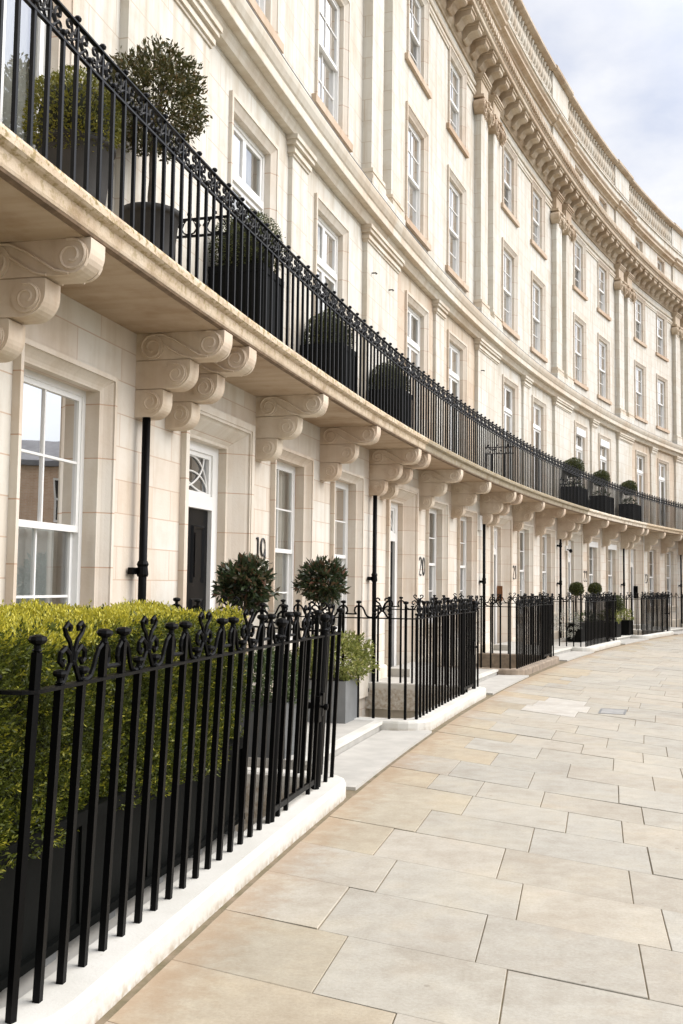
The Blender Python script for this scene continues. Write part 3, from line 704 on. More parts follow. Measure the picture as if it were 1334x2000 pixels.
# low rails dividing one balcony from the next, running out from the wall
def divider(u, label):
    r = root('balcony_divider', label, 'railing', u, 0, 0, 'short iron dividers across the balcony')
    m = MB(); m.box(-.011, .011, 0, .78, ZL - .19, ZL - .17); m.box(-.011, .011, 0, .78, ZL - .03, ZL - .01); m.box(-.01, .01, 0, .78, 4.26, 4.28); m.build('rail', M['iron_bal'], r)
    bar = None
    for k in range(5):
        m = MB(); o = .08 + .155 * k
        m.box(-.01, .01, o - .01, o + .01, 4.20, ZL - .17, 1)
        m.build('baluster', M['iron_bal'], r)
    for k in range(3):
        o = .13 + .25 * k; m = MB()
        pts = [(0, o, ZL - .17), (0, o + .05, ZL - .15), (0, o + .075, ZL - .11), (0, o + .055, ZL - .06), (0, o + .03, ZL - .03), (0, o + .09, ZL - .05), (0, o + .11, ZL - .085), (0, o + .095, ZL - .10)]
        m.tube(pts, .008, 5); m.tube([(a, 2 * o - b, c) for a, b, c in pts], .008, 5)
        m.lathe(0, o, [(.007, ZL - .01), (.009, ZL + .01), (.024, ZL + .02), (.024, ZL + .035), (.004, ZL + .05)], 8)
        m.build('scroll', M['iron_bal'], r)
    return r
divider(.25, 'iron divider across the balcony beside the second round pot, before the first square planter')
divider(.25 + 2 * W, 'iron divider across the balcony on the boundary of houses 20 and 21')
divider(.05 + 3 * W, 'iron divider across the balcony beside the trough of the nearest far clipped tree')

# ------------------------------------------------------------------ street railings
ZR, ZF, BS = 1.32, .13, .192        # rail height, foot, bar spacing
def street_parts():
    def knob(m, z, s=1.0):
        m.lathe(0, 0, [(.012 * s, z), (.020 * s, z + .006), (.014 * s, z + .012), (.013 * s, z + .026 * s), (.030 * s, z + .034 * s), (.036 * s, z + .046 * s), (.031 * s, z + .058 * s), (.012 * s, z + .064 * s)], 10)
    t = MB(0, 0, True); t.box(-.0145, .0145, -.0145, .0145, ZF - .02, ZR + .145, 1); knob(t, ZR + .145, 1.0)
    s = MB(0, 0, True); s.box(-.0145, .0145, -.0145, .0145, ZF - .02, ZR + .012, 1); knob(s, ZR + .012, .85)
    c = MB(0, 0, True); q = .0115; h = BS / 2
    for sg in (-1, 1):       # bell arch over the pair of tall bars
        x = lambda a: sg * a
        t2(c, [(x(h), ZR + .138), (x(h + .022), ZR + .143), (x(h + .05), ZR + .126), (x(h + .07), ZR + .09), (x(h + .086), ZR + .05), (x(h + .108), ZR + .02), (x(h + .14), ZR + .008), (x(h + .185), ZR + .008)], q, 6)
        t2(c, [(x(h), ZR + .138), (x(h - .022), ZR + .142), (x(h - .046), ZR + .12), (x(h - .052), ZR + .085), (x(h - .042), ZR + .06), (x(h - .028), ZR + .047)], q, 6)
    t2(c, [(-h + .025, ZR + .047), (h - .025, ZR + .047)], q * .9, 6)
    l = MB(0, 0, True)       # lyre between two short bars
    for sg in (-1, 1):
        x = lambda a: sg * a
        t2(l, [(x(h), ZR + .008), (x(h - .03), ZR + .016), (x(.042), ZR + .05), (x(.016), ZR + .085)], q, 6)
        t2(l, [(x(.014), ZR + .085), (x(.03), ZR + .125), (x(.066), ZR + .148), (x(.102), ZR + .13), (x(.105), ZR + .098), (x(.082), ZR + .082), (x(.066), ZR + .10)], q, 6)
        t2(l, [(x(.012), ZR + .085), (x(.012), ZR + .13), (x(.034), ZR + .175), (x(.068), ZR + .20), (x(.082), ZR + .225), (x(.058), ZR + .243), (x(.032), ZR + .23), (x(.036), ZR + .212)], q * .9, 6)
    l.lathe(0, 0, [(.006, ZR + .075), (.018, ZR + .08), (.018, ZR + .092), (.006, ZR + .097)], 8)
    p = MB(0, 0, True); p.lathe(0, 0, [(.030, ZF - .02), (.030, ZR + .03), (.040, ZR + .035), (.040, ZR + .05), (.024, ZR + .06), (.022, ZR + .11), (.04, ZR + .125), (.046, ZR + .145), (.038, ZR + .165), (.008, ZR + .175)], 12)
    return {'tall': t.build('bar', M['iron']), 'short': s.build('bar', M['iron']), 'arch': c.build('arch_scroll', M['iron']), 'lyre': l.build('lyre_scroll', M['iron']), 'post': p.build('post', M['iron'])}
SPRT = street_parts()
def path_points(path, rad=.12):
    """plan path of (v,o) corners with rounded bends -> dense points with running length"""
    out = [path[0]]
    for a, b, c in zip(path, path[1:], path[2:]):
        a, b, c = Vector(a), Vector(b), Vector(c)
        d0 = (a - b).normalized(); d1 = (c - b).normalized()
        p0 = b + d0 * rad; p1 = b + d1 * rad
        for k in range(7):
            t = k / 6; out.append(tuple((p0 * (1 - t) ** 2 + b * 2 * t * (1 - t) + p1 * t * t)))
    out.append(path[-1]); dense = [out[0]]
    for a, b in zip(out, out[1:]):
        L = math.hypot(b[0] - a[0], b[1] - a[1]); n = max(1, int(L / .5))
        dense += [(a[0] + (b[0] - a[0]) * k / n, a[1] + (b[1] - a[1]) * k / n) for k in range(1, n + 1)]
    s = [0]
    for a, b in zip(dense, dense[1:]): s.append(s[-1] + math.hypot(b[0] - a[0], b[1] - a[1]))
    return dense, s
def at(path, t):
    P, s = path; t = max(0, min(t, s[-1]))
    for i in range(len(s) - 1):
        if t <= s[i + 1] + 1e-9:
            f = (t - s[i]) / max(1e-9, s[i + 1] - s[i]); a, b = P[i], P[i + 1]
            return (a[0] + (b[0] - a[0]) * f, a[1] + (b[1] - a[1]) * f), math.atan2(b[1] - a[1], b[0] - a[0])
    return P[-1], 0
def plan_sweep(m, pts, prof, closed=True):
    rows = []
    for i, (v, o) in enumerate(pts):
        a = pts[max(0, i - 1)]; b = pts[min(len(pts) - 1, i + 1)]
        d = Vector((b[0] - a[0], b[1] - a[1])).normalized(); nx, ny = -d.y, d.x     # left of the path
        rows.append([m.p(v + nx * q, o + ny * q, z) for q, z in prof])
    k = len(prof)
    for a, b in zip(rows, rows[1:]):
        for j in range(k): m.f(a[j], a[(j + 1) % k], b[(j + 1) % k], b[j])
    m.f(*rows[0]); m.f(*reversed(rows[-1]))
def area_railing(u0, label, v_a, v_b, off, gate=None, phase=0, left_ret=True, right_ret=True, z=0.0):
    """railing round a front area: return from the wall at v_a, front, return at v_b. v relative to u0"""
    r = root('area_railing', label, 'railing', u0, off, z, 'black iron railings with scroll tops along the pavement'); r['ro'] = off
    def run(path, t0, t1, ph, skip=None, posts=True):
        n = int(round((t1 - t0) / BS)); st = (t1 - t0) / max(1, n)
        for k in range(n + 1):
            t = t0 + st * k; (v, o), a = at(path, t)
            kind = (k + ph) % 4
            take(SPRT['tall' if kind in (0, 1) else 'short'], 'bar', r, v, o, 0, a and -a or 0)
            if k < n:
                (v2, o2), a2 = at(path, t + st / 2)
                if kind == 0: take(SPRT['arch'], 'arch_scroll', r, v2, o2, 0, -a2)
                if kind == 2: take(SPRT['lyre'], 'lyre_scroll', r, v2, o2, 0, -a2)
    P = path_points([(v_a, .12), (v_a, off), (v_b, off), (v_b, .12)])
    m = MB(off); plan_sweep(m, P[0], [(-.019, ZR - .007), (.019, ZR - .007), (.019, ZR + .007), (-.019, ZR + .007)]); m.build('flat_rail', M['iron'], r)
    tot = P[1][-1]; c0 = off - .12 - .023; c1 = c0 + (v_b - v_a) - .046
    g0, g1 = (c0 + gate[0] - v_a, c0 + gate[1] - v_a) if gate else (None, None)
    run(P, .06, c0 - .10, phase)
    if gate:
        run(P, c0 + .06, g0 - .05, phase + 2); run(P, g1 + .09, c1 - .06, 2)
        for t in (g0, g1): (v, o), a = at(P, t); take(SPRT['post'], 'post', r, v, o)
        gt = MB(off); vg0, vg1 = gate
        gt.box(vg0 + .05, vg1 - .05, off - .012, off + .012, ZF + .05, ZF + .09)
        n = int(round((vg1 - vg0) / BS)) ; st = (vg1 - vg0) / n
        gt.box(vg0 + .035, vg0 + .065, off - .015, off + .015, ZF + .02, ZR - .008); gt.box(vg1 - .065, vg1 - .035, off - .015, off + .015, ZF + .02, ZR - .008)
        for k in range(1, n): gt.box(vg0 + st * k - .0145, vg0 + st * k + .0145, off - .0145, off + .0145, ZF + .09, ZR - .008, 1)
        g = gt.build('gate', M['iron'], r)
        lk = MB(off); lk.box(vg1 - .10, vg1 - .02, off - .03, off + .03, .66, .86); lk.box(vg1 - .02, vg1 + .02, off - .02, off + .035, .70, .88)
        lk.tube([(vg1 - .06, off + .03, .78), (vg1 - .06, off + .05, .78), (vg1 - .06, off + .06, .78), (vg1 - .06, off + .085, .78), (vg1 - .06, off + .09, .78)], [.01, .01, .026, .026, .01], 10)
        lk.tube([(vg1 - .06, off - .03, .78), (vg1 - .06, off - .06, .78), (vg1 - .06, off - .085, .78), (vg1 - .06, off - .09, .78)], [.01, .026, .026, .01], 10)
        lk.build('latch', M['iron'], g)
        for k in range(1, n):
            v = vg0 + st * k; kind = k % 4
            if kind in (1, 2): take(SPRT['tall'], 'bar', r, v, off, 0); 
            if kind == 1 and k < n - 1: take(SPRT['arch'], 'arch_scroll', r, v + st / 2, off)
            if kind == 3 and k < n - 1: take(SPRT['lyre'], 'lyre_scroll', r, v + st / 2, off)
    else:
        run(P, c0 + .06, c1 - .06, phase + 2)
    run(P, c1 + .10, tot - .06, 2)
    return r
def plinth(u0, label, v_a, v_b, off, mt, hgt=.13, grp='low kerb walls under the railings'):
    r = root('kerb_wall', label, 'wall', u0, off, 0, grp)
    pts = path_points([(v_a, .0), (v_a, off), (v_b, off), (v_b, .0)], .30)[0]
    m = MB(off); plan_sweep(m, pts, [(-.09, -.3), (.16, -.3), (.16, hgt - .03), (.15, hgt - .008), (.13, hgt), (-.075, hgt), (-.09, hgt - .015)])
    m.build('coping', mt, r)
    return r
# stretches: (house, start, end) along the front, measured from the camera picture
RUN = {18: (-5.10, .02, 1.90), 19: (3.72, 8.13, 1.86), 20: (3.72 + W, 7.93 + W, 1.82), 21: (3.80 + 2 * W, 8.15 + 2 * W, 1.82), 22: (3.75 + 3 * W, 8.15 + 3 * W, 1.82), 23: (3.75 + 4 * W, 8.1 + 4 * W, 1.82)}
RL = {18: 'nearest black railing, in front of the hedge, with a gate at its far end', 19: 'black railing before house 19, between its planted doorway and the door of house 20',
      20: 'black railing before house 20 standing on a brown stone kerb', 21: 'black railing before house 21, in front of black planters and two small round trees',
      22: 'black railing before house 22, past the small black planter with golden shrub', 23: 'farthest black railing, cut by the right edge'}
PL = {18: 'white painted kerb wall with rounded corner under the nearest railing', 19: 'white painted kerb wall under the railing of house 19', 20: 'weathered brown stone kerb wall under the railing of house 20',
      21: 'white kerb wall under the railing of house 21', 22: 'white kerb wall under the railing of house 22', 23: 'farthest white kerb wall at the right edge'}
for n, (a, b, off) in RUN.items():
    u0 = (a + b) / 2; va, vb = a - u0, b - u0
    gate = (vb - 1.78, vb - .62) if n == 18 else (vb - 1.35, vb - .45)
    ar = area_railing(u0, RL[n], va, vb, off, gate, 3 if n == 18 else 0)
    if n == 18: ar.rotation_euler[1] = .042      # the old railing leans towards the street
    plinth(u0, PL[n], va, vb, off, M['brown_plinth'] if n == 20 else M['plinth'])

# ------------------------------------------------------------------ front areas, landings and steps
def setting(o): o['kind'] = 'structure'; return o
for n, (a, b, off) in RUN.items():
    # sunken area behind the railing
    e = bpy.data.objects.new('front_area', None); C.objects.link(e); place(e, a); setting(e)
    lo, hi = (0, b - a); m = MB()
    m.box(lo - .1, hi + .1, 0.0, off, -2.62, -2.5); m.build('area_floor', M['step'], e)
    m = MB(); m.box(lo, hi, off - .05, off + .1, -2.5, -.02); m.build('area_retaining_wall', M['area_wall'], e)
for k in range(0, 6):
    u0 = W * k; lab = {0: 'pale stone doorstep and landing of house 19, two zinc planters standing on it', 1: 'pale stone doorstep of house 20 beyond the first black railing', 2: 'pale stone doorstep of house 21 after the brown kerb', 3: 'pale stone doorstep of house 22 beside the black planters', 4: 'pale stone doorstep of house 23', 5: 'farthest pale doorstep at the right edge'}[k]
    r = root('entrance_step', lab, 'doorstep', u0 + 1.9, 0, 0, 'pale stone doorsteps')
    m = MB(); lo = -1.22 if k == 0 else -1.75
    m.box(lo, 1.82, .0, 1.47, -.10, .12); m.build('landing', M['step'], r)
    m = MB(); m.box(lo - .02, 1.82, 1.40, 1.50, .085, .124); m.build('landing_nosing', M['plinth'], r)
    m = MB(); m.box(lo, 1.82, .0, 1.42, -2.55, -.10); m.build('bridge_wall', M['area_wall'], r)
    m = MB(); m.box(-1.76, 1.82, 1.5, 2.06, -.3, .02); m.build('pavement_step', M['step'], r)
    m = MB(); m.box(-.75, .95, .0, .42, .12, .26); m.build('door_step', M['step'], r)

# ------------------------------------------------------------------ hedge in its trough
HU0, HU1 = -5.6, -1.72
hr = root('clipped_hedge', 'long clipped golden-green hedge behind the nearest railing', 'hedge', (HU0 + HU1) / 2, 1.1, 0)
def l2w(v, o, z, o0):
    a = v / R; return np.stack([R - (R - o) * np.cos(a) - o0, (R - o) * np.sin(a), z], 1)
def hedge():
    rg = np.random.default_rng(3); hl = (HU1 - HU0) / 2; P = []; D = []; T = []
    O0, O1, Z0, Z1 = .48, 1.70, .58, 1.50
    def wob(a, b): return .022 * np.sin(a * 6.1 + 1.3 * np.sin(b * 5)) + .02 * np.sin(b * 8.3 + a * 3.1) + .012 * np.sin(a * 17 + b * 13)
    def patch(n, kind):
        x = rg.random(n); y = rg.random(n); dep = rg.random(n) ** 2.2
        v = -hl + 2 * hl * x
        if kind == 'top': o = O0 + (O1 - O0) * y; z = Z1 + wob(v, o) - .10 * dep - .05 * np.maximum(0, (o - O1 + .12) / .12) ** 2; nn = np.tile([0, 0, 1.0], (n, 1))
        if kind == 'front': z = Z0 + (Z1 - Z0) * y; o = O1 + wob(v, z) * 1.3 - .20 * dep - .05 * np.maximum(0, (z - Z1 + .1) / .1) ** 2 + .03 * np.sin(v * 2.3); nn = np.tile([1.0, 0, .25], (n, 1)); 
        if kind == 'back': z = Z0 + (Z1 - Z0) * y; o = O0 + wob(v, z) + .12 * dep; nn = np.tile([-1.0, 0, .25], (n, 1))
        if kind in ('end', 'end0'):
            o = O0 + (O1 - O0) * x; z = Z0 + (Z1 - Z0) * y; sg = 1 if kind == 'end' else -1
            v = sg * (hl + wob(o, z) - .12 * dep - .05 * np.maximum(0, (z - Z1 + .12) / .12) ** 2); nn = np.tile([0, sg * 1.0, .25], (n, 1))
        p = l2w(v, o, z, 1.1); P.append(p); D.append(nn)
        yg = (rg.random(n) < (.95 if kind == 'top' else .21)).astype(float) * (dep < .45); T.append(.16 + .14 * rg.random(n) + yg * (.58 if kind == 'top' else .40))  # bright top, dark front: new growth plus skylight put into the tint
    patch(23000, 'top'); patch(17000, 'front'); patch(4800, 'end'); patch(5000, 'back'); patch(1500, 'end0')
    P = np.concatenate(P); N = np.concatenate(D)
    so = rg.random(len(P)) < .018; P[so] += N[so] * rg.uniform(.01, .05, (so.sum(), 1))      # stray shoots
    ax = N + rg.normal(size=N.shape) * .55 + np.array([0, 0, .35]); ax /= np.linalg.norm(ax, axis=1, keepdims=True)
    T = np.concatenate(T); LP = []; LD = []; LT = []
    for j in range(6):          # a sprig of leaves along each shoot
        t = j / 5.0
        side = rg.normal(size=N.shape); side -= ax * np.sum(side * ax, 1, keepdims=True); side /= np.linalg.norm(side, axis=1, keepdims=True)
        LP.append(P + ax * (t * .045)); LD.append(ax * (.55 + .5 * t) + side * (.9 - .45 * t)); LT.append(T + .12 * (t - .5))
    return np.concatenate(LP), np.concatenate(LD), np.concatenate(LT)
hp, hd, ht = hedge()
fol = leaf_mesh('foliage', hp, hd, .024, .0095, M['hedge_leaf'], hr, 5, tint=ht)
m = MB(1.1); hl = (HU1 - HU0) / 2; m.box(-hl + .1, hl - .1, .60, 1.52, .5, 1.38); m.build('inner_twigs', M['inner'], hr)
tr = root('hedge_trough', 'long black panelled trough planted with the hedge behind the nearest railing', 'planter', (HU0 + HU1) / 2, 1.1, 0)
m = MB(1.1); m.box(-hl, hl, .55, 1.69, .16, .66); 
for k in range(6): v = -hl + 2 * hl * k / 5; m.box(v - .03 if k else v, v + .03 if k < 5 else v, 1.69, 1.705, .16, .62)
m.build('panel', M['black_planter'], tr)
m = MB(1.1); m.box(-hl - .01, hl + .01, 1.65, 1.725, .62, .68); m.box(-hl - .01, hl + .01, 1.63, 1.72, .13, .17); m.build('rim', M['black_planter'], tr)
for k in range(7): v = -hl + .1 + (2 * hl - .2) * k / 6; m = MB(1.1); m.box(v - .05, v + .05, 1.52, 1.67, .06, .13); m.build('foot', M['zinc'], tr)
e = bpy.data.objects.new('garden_floor', None); C.objects.link(e); place(e, HU0); setting(e)
m = MB(); m.box(.6, HU1 - HU0 - .05, 0, 1.80, -.1, .06); m.build('paved_floor', M['step'], e)

# ------------------------------------------------------------------ pots and shrubs
def square_box(r, o0, hv, ho, z0, z1, mt, rim=True, panels=False):
    m = MB(o0); t = .03
    m.sweep_o([(-hv, z0), (hv, z0), (hv, z1), (-hv, z1)], o0 - ho, o0 + ho); m.build('box', mt, r)
    if panels:
        m = MB(o0)
        for s in (-1, 1):
            m.box(s * hv - (.0 if s > 0 else .05) - (.05 if s > 0 else -.05) * 0, s * hv + (.012 if s > 0 else .0), o0 - ho, o0 + ho, z1 - .06, z1 - .001) if False else None
        m.box(-hv - .012, hv + .012, o0 + ho, o0 + ho + .012, z1 - .06, z1 + .012, 1); m.box(-hv - .012, -hv, o0 - ho, o0 + ho, z1 - .06, z1 + .012, 1); m.box(hv, hv + .012, o0 - ho, o0 + ho, z1 - .06, z1 + .012, 1)
        for x in (-hv + .03, 0, hv - .03): m.box(x - .02, x + .02, o0 + ho, o0 + ho + .008, z0, z1 - .06, 1)
        m.box(-hv, hv, o0 + ho, o0 + ho + .009, z0 + .0, z0 + .05, 1)
        m.build('trim', mt, r)
    m = MB(o0); m.box(-hv + t, hv - t, o0 - ho + t, o0 + ho - t, z1, z1 + .006, 1); m.build('soil', M['soil'], r)
def planter(name, label, u, o0, hv, ho, z0, z1, mt, grp=None, panels=False):
    r = root(name, label, 'planter', u, o0, 0, grp); square_box(r, o0, hv, ho, z0, z1, mt, panels=panels); return r
def stem(parent, z0, z1, r=.018, lean=0.0, name='trunk'):
    m = MB(flat=True); n = 6
    m.tube([(.01 * math.sin(k * 1.7) + lean * k / n, .008 * math.cos(k * 2.1), z0 + (z1 - z0) * k / n) for k in range(n + 1)], [r * (1.15 - .3 * k / n) for k in range(n + 1)], 8)
    return m.build(name, M['bark'], parent, True)
def limbs(parent, zc, rad, seed, n=16, r=.006):
    q = random.Random(seed); m = MB(flat=True)
    for k in range(n):
        a = q.uniform(0, 2 * PI); e = q.uniform(-.3, 1.3); l = rad * q.uniform(.6, .9)
        d = (math.cos(a) * math.cos(e), math.sin(a) * math.cos(e), math.sin(e))
        m.tube([(0, 0, zc - rad * .75), (d[0] * l * .4, d[1] * l * .4, zc - rad * .45 + d[2] * l * .3), (d[0] * l, d[1] * l, zc + d[2] * l * .8)], [r, r * .8, r * .4], 5)
    m.build('branch', M['bark'], parent)
# the two bay trees either side of door 19
def bay(u, o, zb, label, rad, seed, zc=1.745):
    r = root('bay_tree', label, 'tree', u, o, 0, 'standard bay trees beside door 19')
    stem(r, zb, 1.68, .017); limbs(r, 1.75, rad, seed, 18)
    rg = np.random.default_rng(seed); P, d = ball_points(330, rad * .9, rg, .88, .16, .6)
    P += np.array([0, 0, zc]); LP = []; LD = []
    for j in range(7):
        side = rg.normal(size=d.shape); LP.append(P + d * .012 * j + rg.normal(size=d.shape) * .008); LD.append(d * .75 + side * .55 + np.array([0, 0, .12]))
    leaf_mesh('crown', np.concatenate(LP), np.concatenate(LD), .092, .031, M['bay_leaf'], r, seed + 1, .18)
    return r
planter('zinc_planter', 'dark grey square planter with green underplanting behind the gate of the nearest railing', .98, .94, .28, .31, .12, .62, M['darkzinc'], 'square planters flanking door 19')
planter('zinc_planter', 'pale grey square planter on the landing with a bushy golden shrub spilling over', 3.46, .88, .27, .27, .12, .60, M['zinc'], 'square planters flanking door 19')
bay(.80, .80, .6, 'nearer standard bay tree with a round crown, below the number 19', .205, 11, 1.705)
bay(3.34, .80, .6, 'farther standard bay tree with reddish leaves, left of the black drainpipe', .222, 21)
def low_shrub(u, o, zc, label, rad, n, leaf, wd, mt, seed, sq=.75, name='low_shrub', grp=None):
    r = root(name, label, 'shrub', u, o, 0, grp)
    rg = np.random.default_rng(seed); P, d = ball_points(n, rad, rg, sq, .10, .5); P += np.array([0, 0, zc]); LP = []; LD = []
    for j in range(6):
        LP.append(P + d * .012 * j); LD.append(d * .8 + rg.normal(size=d.shape) * .55 + np.array([0, 0, .25]))
    leaf_mesh('foliage', np.concatenate(LP), np.concatenate(LD), leaf, wd, mt, r, seed + 1, .15)
    limbs(r, zc, rad * .7, seed, 10, .005)
    return r
low_shrub(3.52, .92, .84, 'bushy golden shrub spilling over the pale grey planter', .42, 1500, .045, .018, M['shrub_leaf'], 31, .60)
low_shrub(.98, .94, .76, 'green shrub filling the dark grey planter behind the gate', .36, 1200, .045, .016, M['green_leaf'], 32, .75)
# balcony, above house 18: two round pots
def round_pot(u, o, label, rt, zt):
    r = root('round_pot', label, 'pot', u, o, 4.20, 'round charcoal pots on the balcony')
    m = MB(o, 4.20); h = zt - 4.20
    m.lathe(0, o, [(rt * .70, 4.20), (rt * .80, 4.20 + h * .4), (rt * .93, zt - .06), (rt * .95, zt - .055), (rt * 1.02, zt - .05), (rt * 1.02, zt - .005), (rt * .99, zt), (rt * .93, zt), (rt * .92, zt - .04)], 32, True); m.build('pot', M['pot'], r, True)
    m = MB(o, 4.20); m.lathe(0, o, [(rt * .92, zt - .045), (rt * .5, zt - .03), (.01, zt - .03)], 20, True); m.build('soil', M['soil'], r)
    return r
round_pot(-1.93, .42, 'nearer round charcoal pot at the top left, holding the yellow-green ball shrub', .275, 4.86)
b = root('ball_shrub', 'yellow-green clipped ball shrub in the round pot at the top left', 'shrub', -1.98, .42, 4.20)
ball('foliage', .335, 7000, .034, .013, M['gold_leaf'], b, 5.02 - 4.20, 41, 1.0, .03, .22, .78)
round_pot(-.66, .42, 'second round charcoal pot, under the tall loose-headed tree', .255, 4.82)
b = root('standard_tree', 'tall loose round-headed tree in the second round pot, top left', 'tree', -.62, .40, 4.20)
stem(b, .5, 1.33, .024); limbs(b, 1.60, .38, 5, 40, .007)
rg = np.random.default_rng(52); P, d = ball_points(1300, .385, rg, 1.02, .06, .5); P += np.array([0, 0, 1.60]); LP = []; LD = []
for j in range(6): LP.append(P + d * .014 * j + rg.normal(size=d.shape) * .012); LD.append(d * .7 + rg.normal(size=d.shape) * .6 + np.array([0, 0, .2]))
leaf_mesh('crown', np.concatenate(LP), np.concatenate(LD), .052, .021, leaf_mat('myrtle_leaf', (.045, .052, .016), (.095, .09, .028), (.19, .12, .055), .38, .15), b, 53, .18)
# balcony of house 19: three square planters with clipped balls
SQ = [(1.72, .80, .33, 5.0, 5.27, .39, 'nearest'), (4.75, .80, .31, 4.88, 5.06, .33, 'middle'), (7.9, .80, .31, 4.86, 5.04, .33, 'farthest')]
for i, (u, _, hv, zt, zc, rad, w) in enumerate(SQ):
    planter('square_planter', w + ' of the three dark square planters behind the balcony railing of house 19', u, .40, hv, .30, 4.215, zt, M['black_planter'], 'dark square planters on the balcony of house 19', True)
    b = root('ball_shrub', w + ' of the three clipped green balls in dark square planters on the balcony', 'shrub', u, .40, 4.20, 'clipped balls on the balcony of house 19')
    ball('foliage', rad, 6500, .03, .014, M['ball_leaf'], b, zc - 4.20, 61 + i, 1.05, .03, .22, .8)
# far balcony, houses 22: troughs with small standards
for i, (n, w) in enumerate(((3.085, 'nearest'), (3.52, 'middle'), (3.99, 'farthest'))):
    u = n * W
    planter('trough_planter', w + ' of the three dark troughs behind the far balcony railing', u, .38, .62, .26, 4.215, 4.85, M['black_planter'], 'dark troughs on the far balcony', True)
    b = root('standard_tree', w + ' of the three round-headed clipped trees rising above the far balcony railing', 'tree', u - .1, .38, 4.20, 'clipped trees on the far balcony')
    stem(b, .55, 1.3, .02)
    ball('crown', (.33, .30, .30)[i], 3500, .045, .02, M['gold_leaf'] if False else M['ball_leaf'], b, 1.30, 71 + i, .92, .04, .22, .8)
    low_shrub(u, .38, 4.92, w + ' of the low green plantings in the far balcony troughs', .24, 120, .06, .02, M['green_leaf'], 75 + i, .6, 'low_shrub', 'underplanting in the far balcony troughs')
# before house 21: a long black trough with two small standards; on the doorstep of house 22: two box planters
planter('black_trough', 'long black trough before house 21 with two small round trees', 24.25, .90, 1.55, .22, .12, .66, M['black_planter'])
for i, (u, w) in enumerate(((23.14, 'left'), (25.52, 'right'))):
    b = root('standard_tree', w + ' of the two small round-headed trees below the number 22', 'tree', u, .90, 0, 'small round trees in the black trough')
    stem(b, .6, 1.5, .02); ball('crown', .20, 2600, .045, .02, M['ball_leaf'], b, 1.655, 81 + i, .95, .05, .25, .8)
for i, du in enumerate((-.9, 0, .9)): pass
low_shrub(24.2, .90, .76, 'low green planting along the black trough under two round trees', .32, 200, .06, .022, M['green_leaf'], 84, .5)
low_shrub(21.7, .95, .70, 'silvery twiggy shrub at the near end of the black trough', .32, 200, .05, .016, leaf_mat('silver_leaf', (.25, .25, .22), (.4, .4, .35), (.5, .48, .42)), 85, 1.2)
planter('black_box_planter', 'right of two black box planters on the doorstep of house 22, golden shrub in it', 28.05, 1.2, .3, .28, .12, .62, M['black_planter'], 'black box planters on the doorstep of house 22')
low_shrub(28.05, 1.2, .74, 'golden shrub in the right black box planter on the doorstep of house 22', .30, 260, .06, .022, M['shrub_leaf'], 86, .7)
planter('black_box_planter', 'left of two black box planters on the doorstep of house 22, mostly hidden by railings', 26.3, 1.2, .3, .28, .12, .62, M['black_planter'], 'black box planters on the doorstep of house 22')
low_shrub(26.15, 1.2, .74, 'golden shrub glimpsed through the end of the railing before house 22', .30, 260, .06, .022, M['shrub_leaf'], 89, .7)
b = root('standard_tree', 'dark round-headed tree in the left black box planter, behind the railing end', 'tree', 26.7, 1.25, 0)
stem(b, .6, 1.0, .02); ball('crown', .30, 2600, .05, .02, M['ball_leaf'], b, 1.17, 88, .95, .06, .25, .8)
e = bpy.data.objects.new('garden_floor', None); C.objects.link(e); place(e, RUN[21][0]); setting(e)
m = MB(); m.box(.1, 4.3, 0, 1.66, -.1, .10); m.build('paved_floor', M['step'], e)

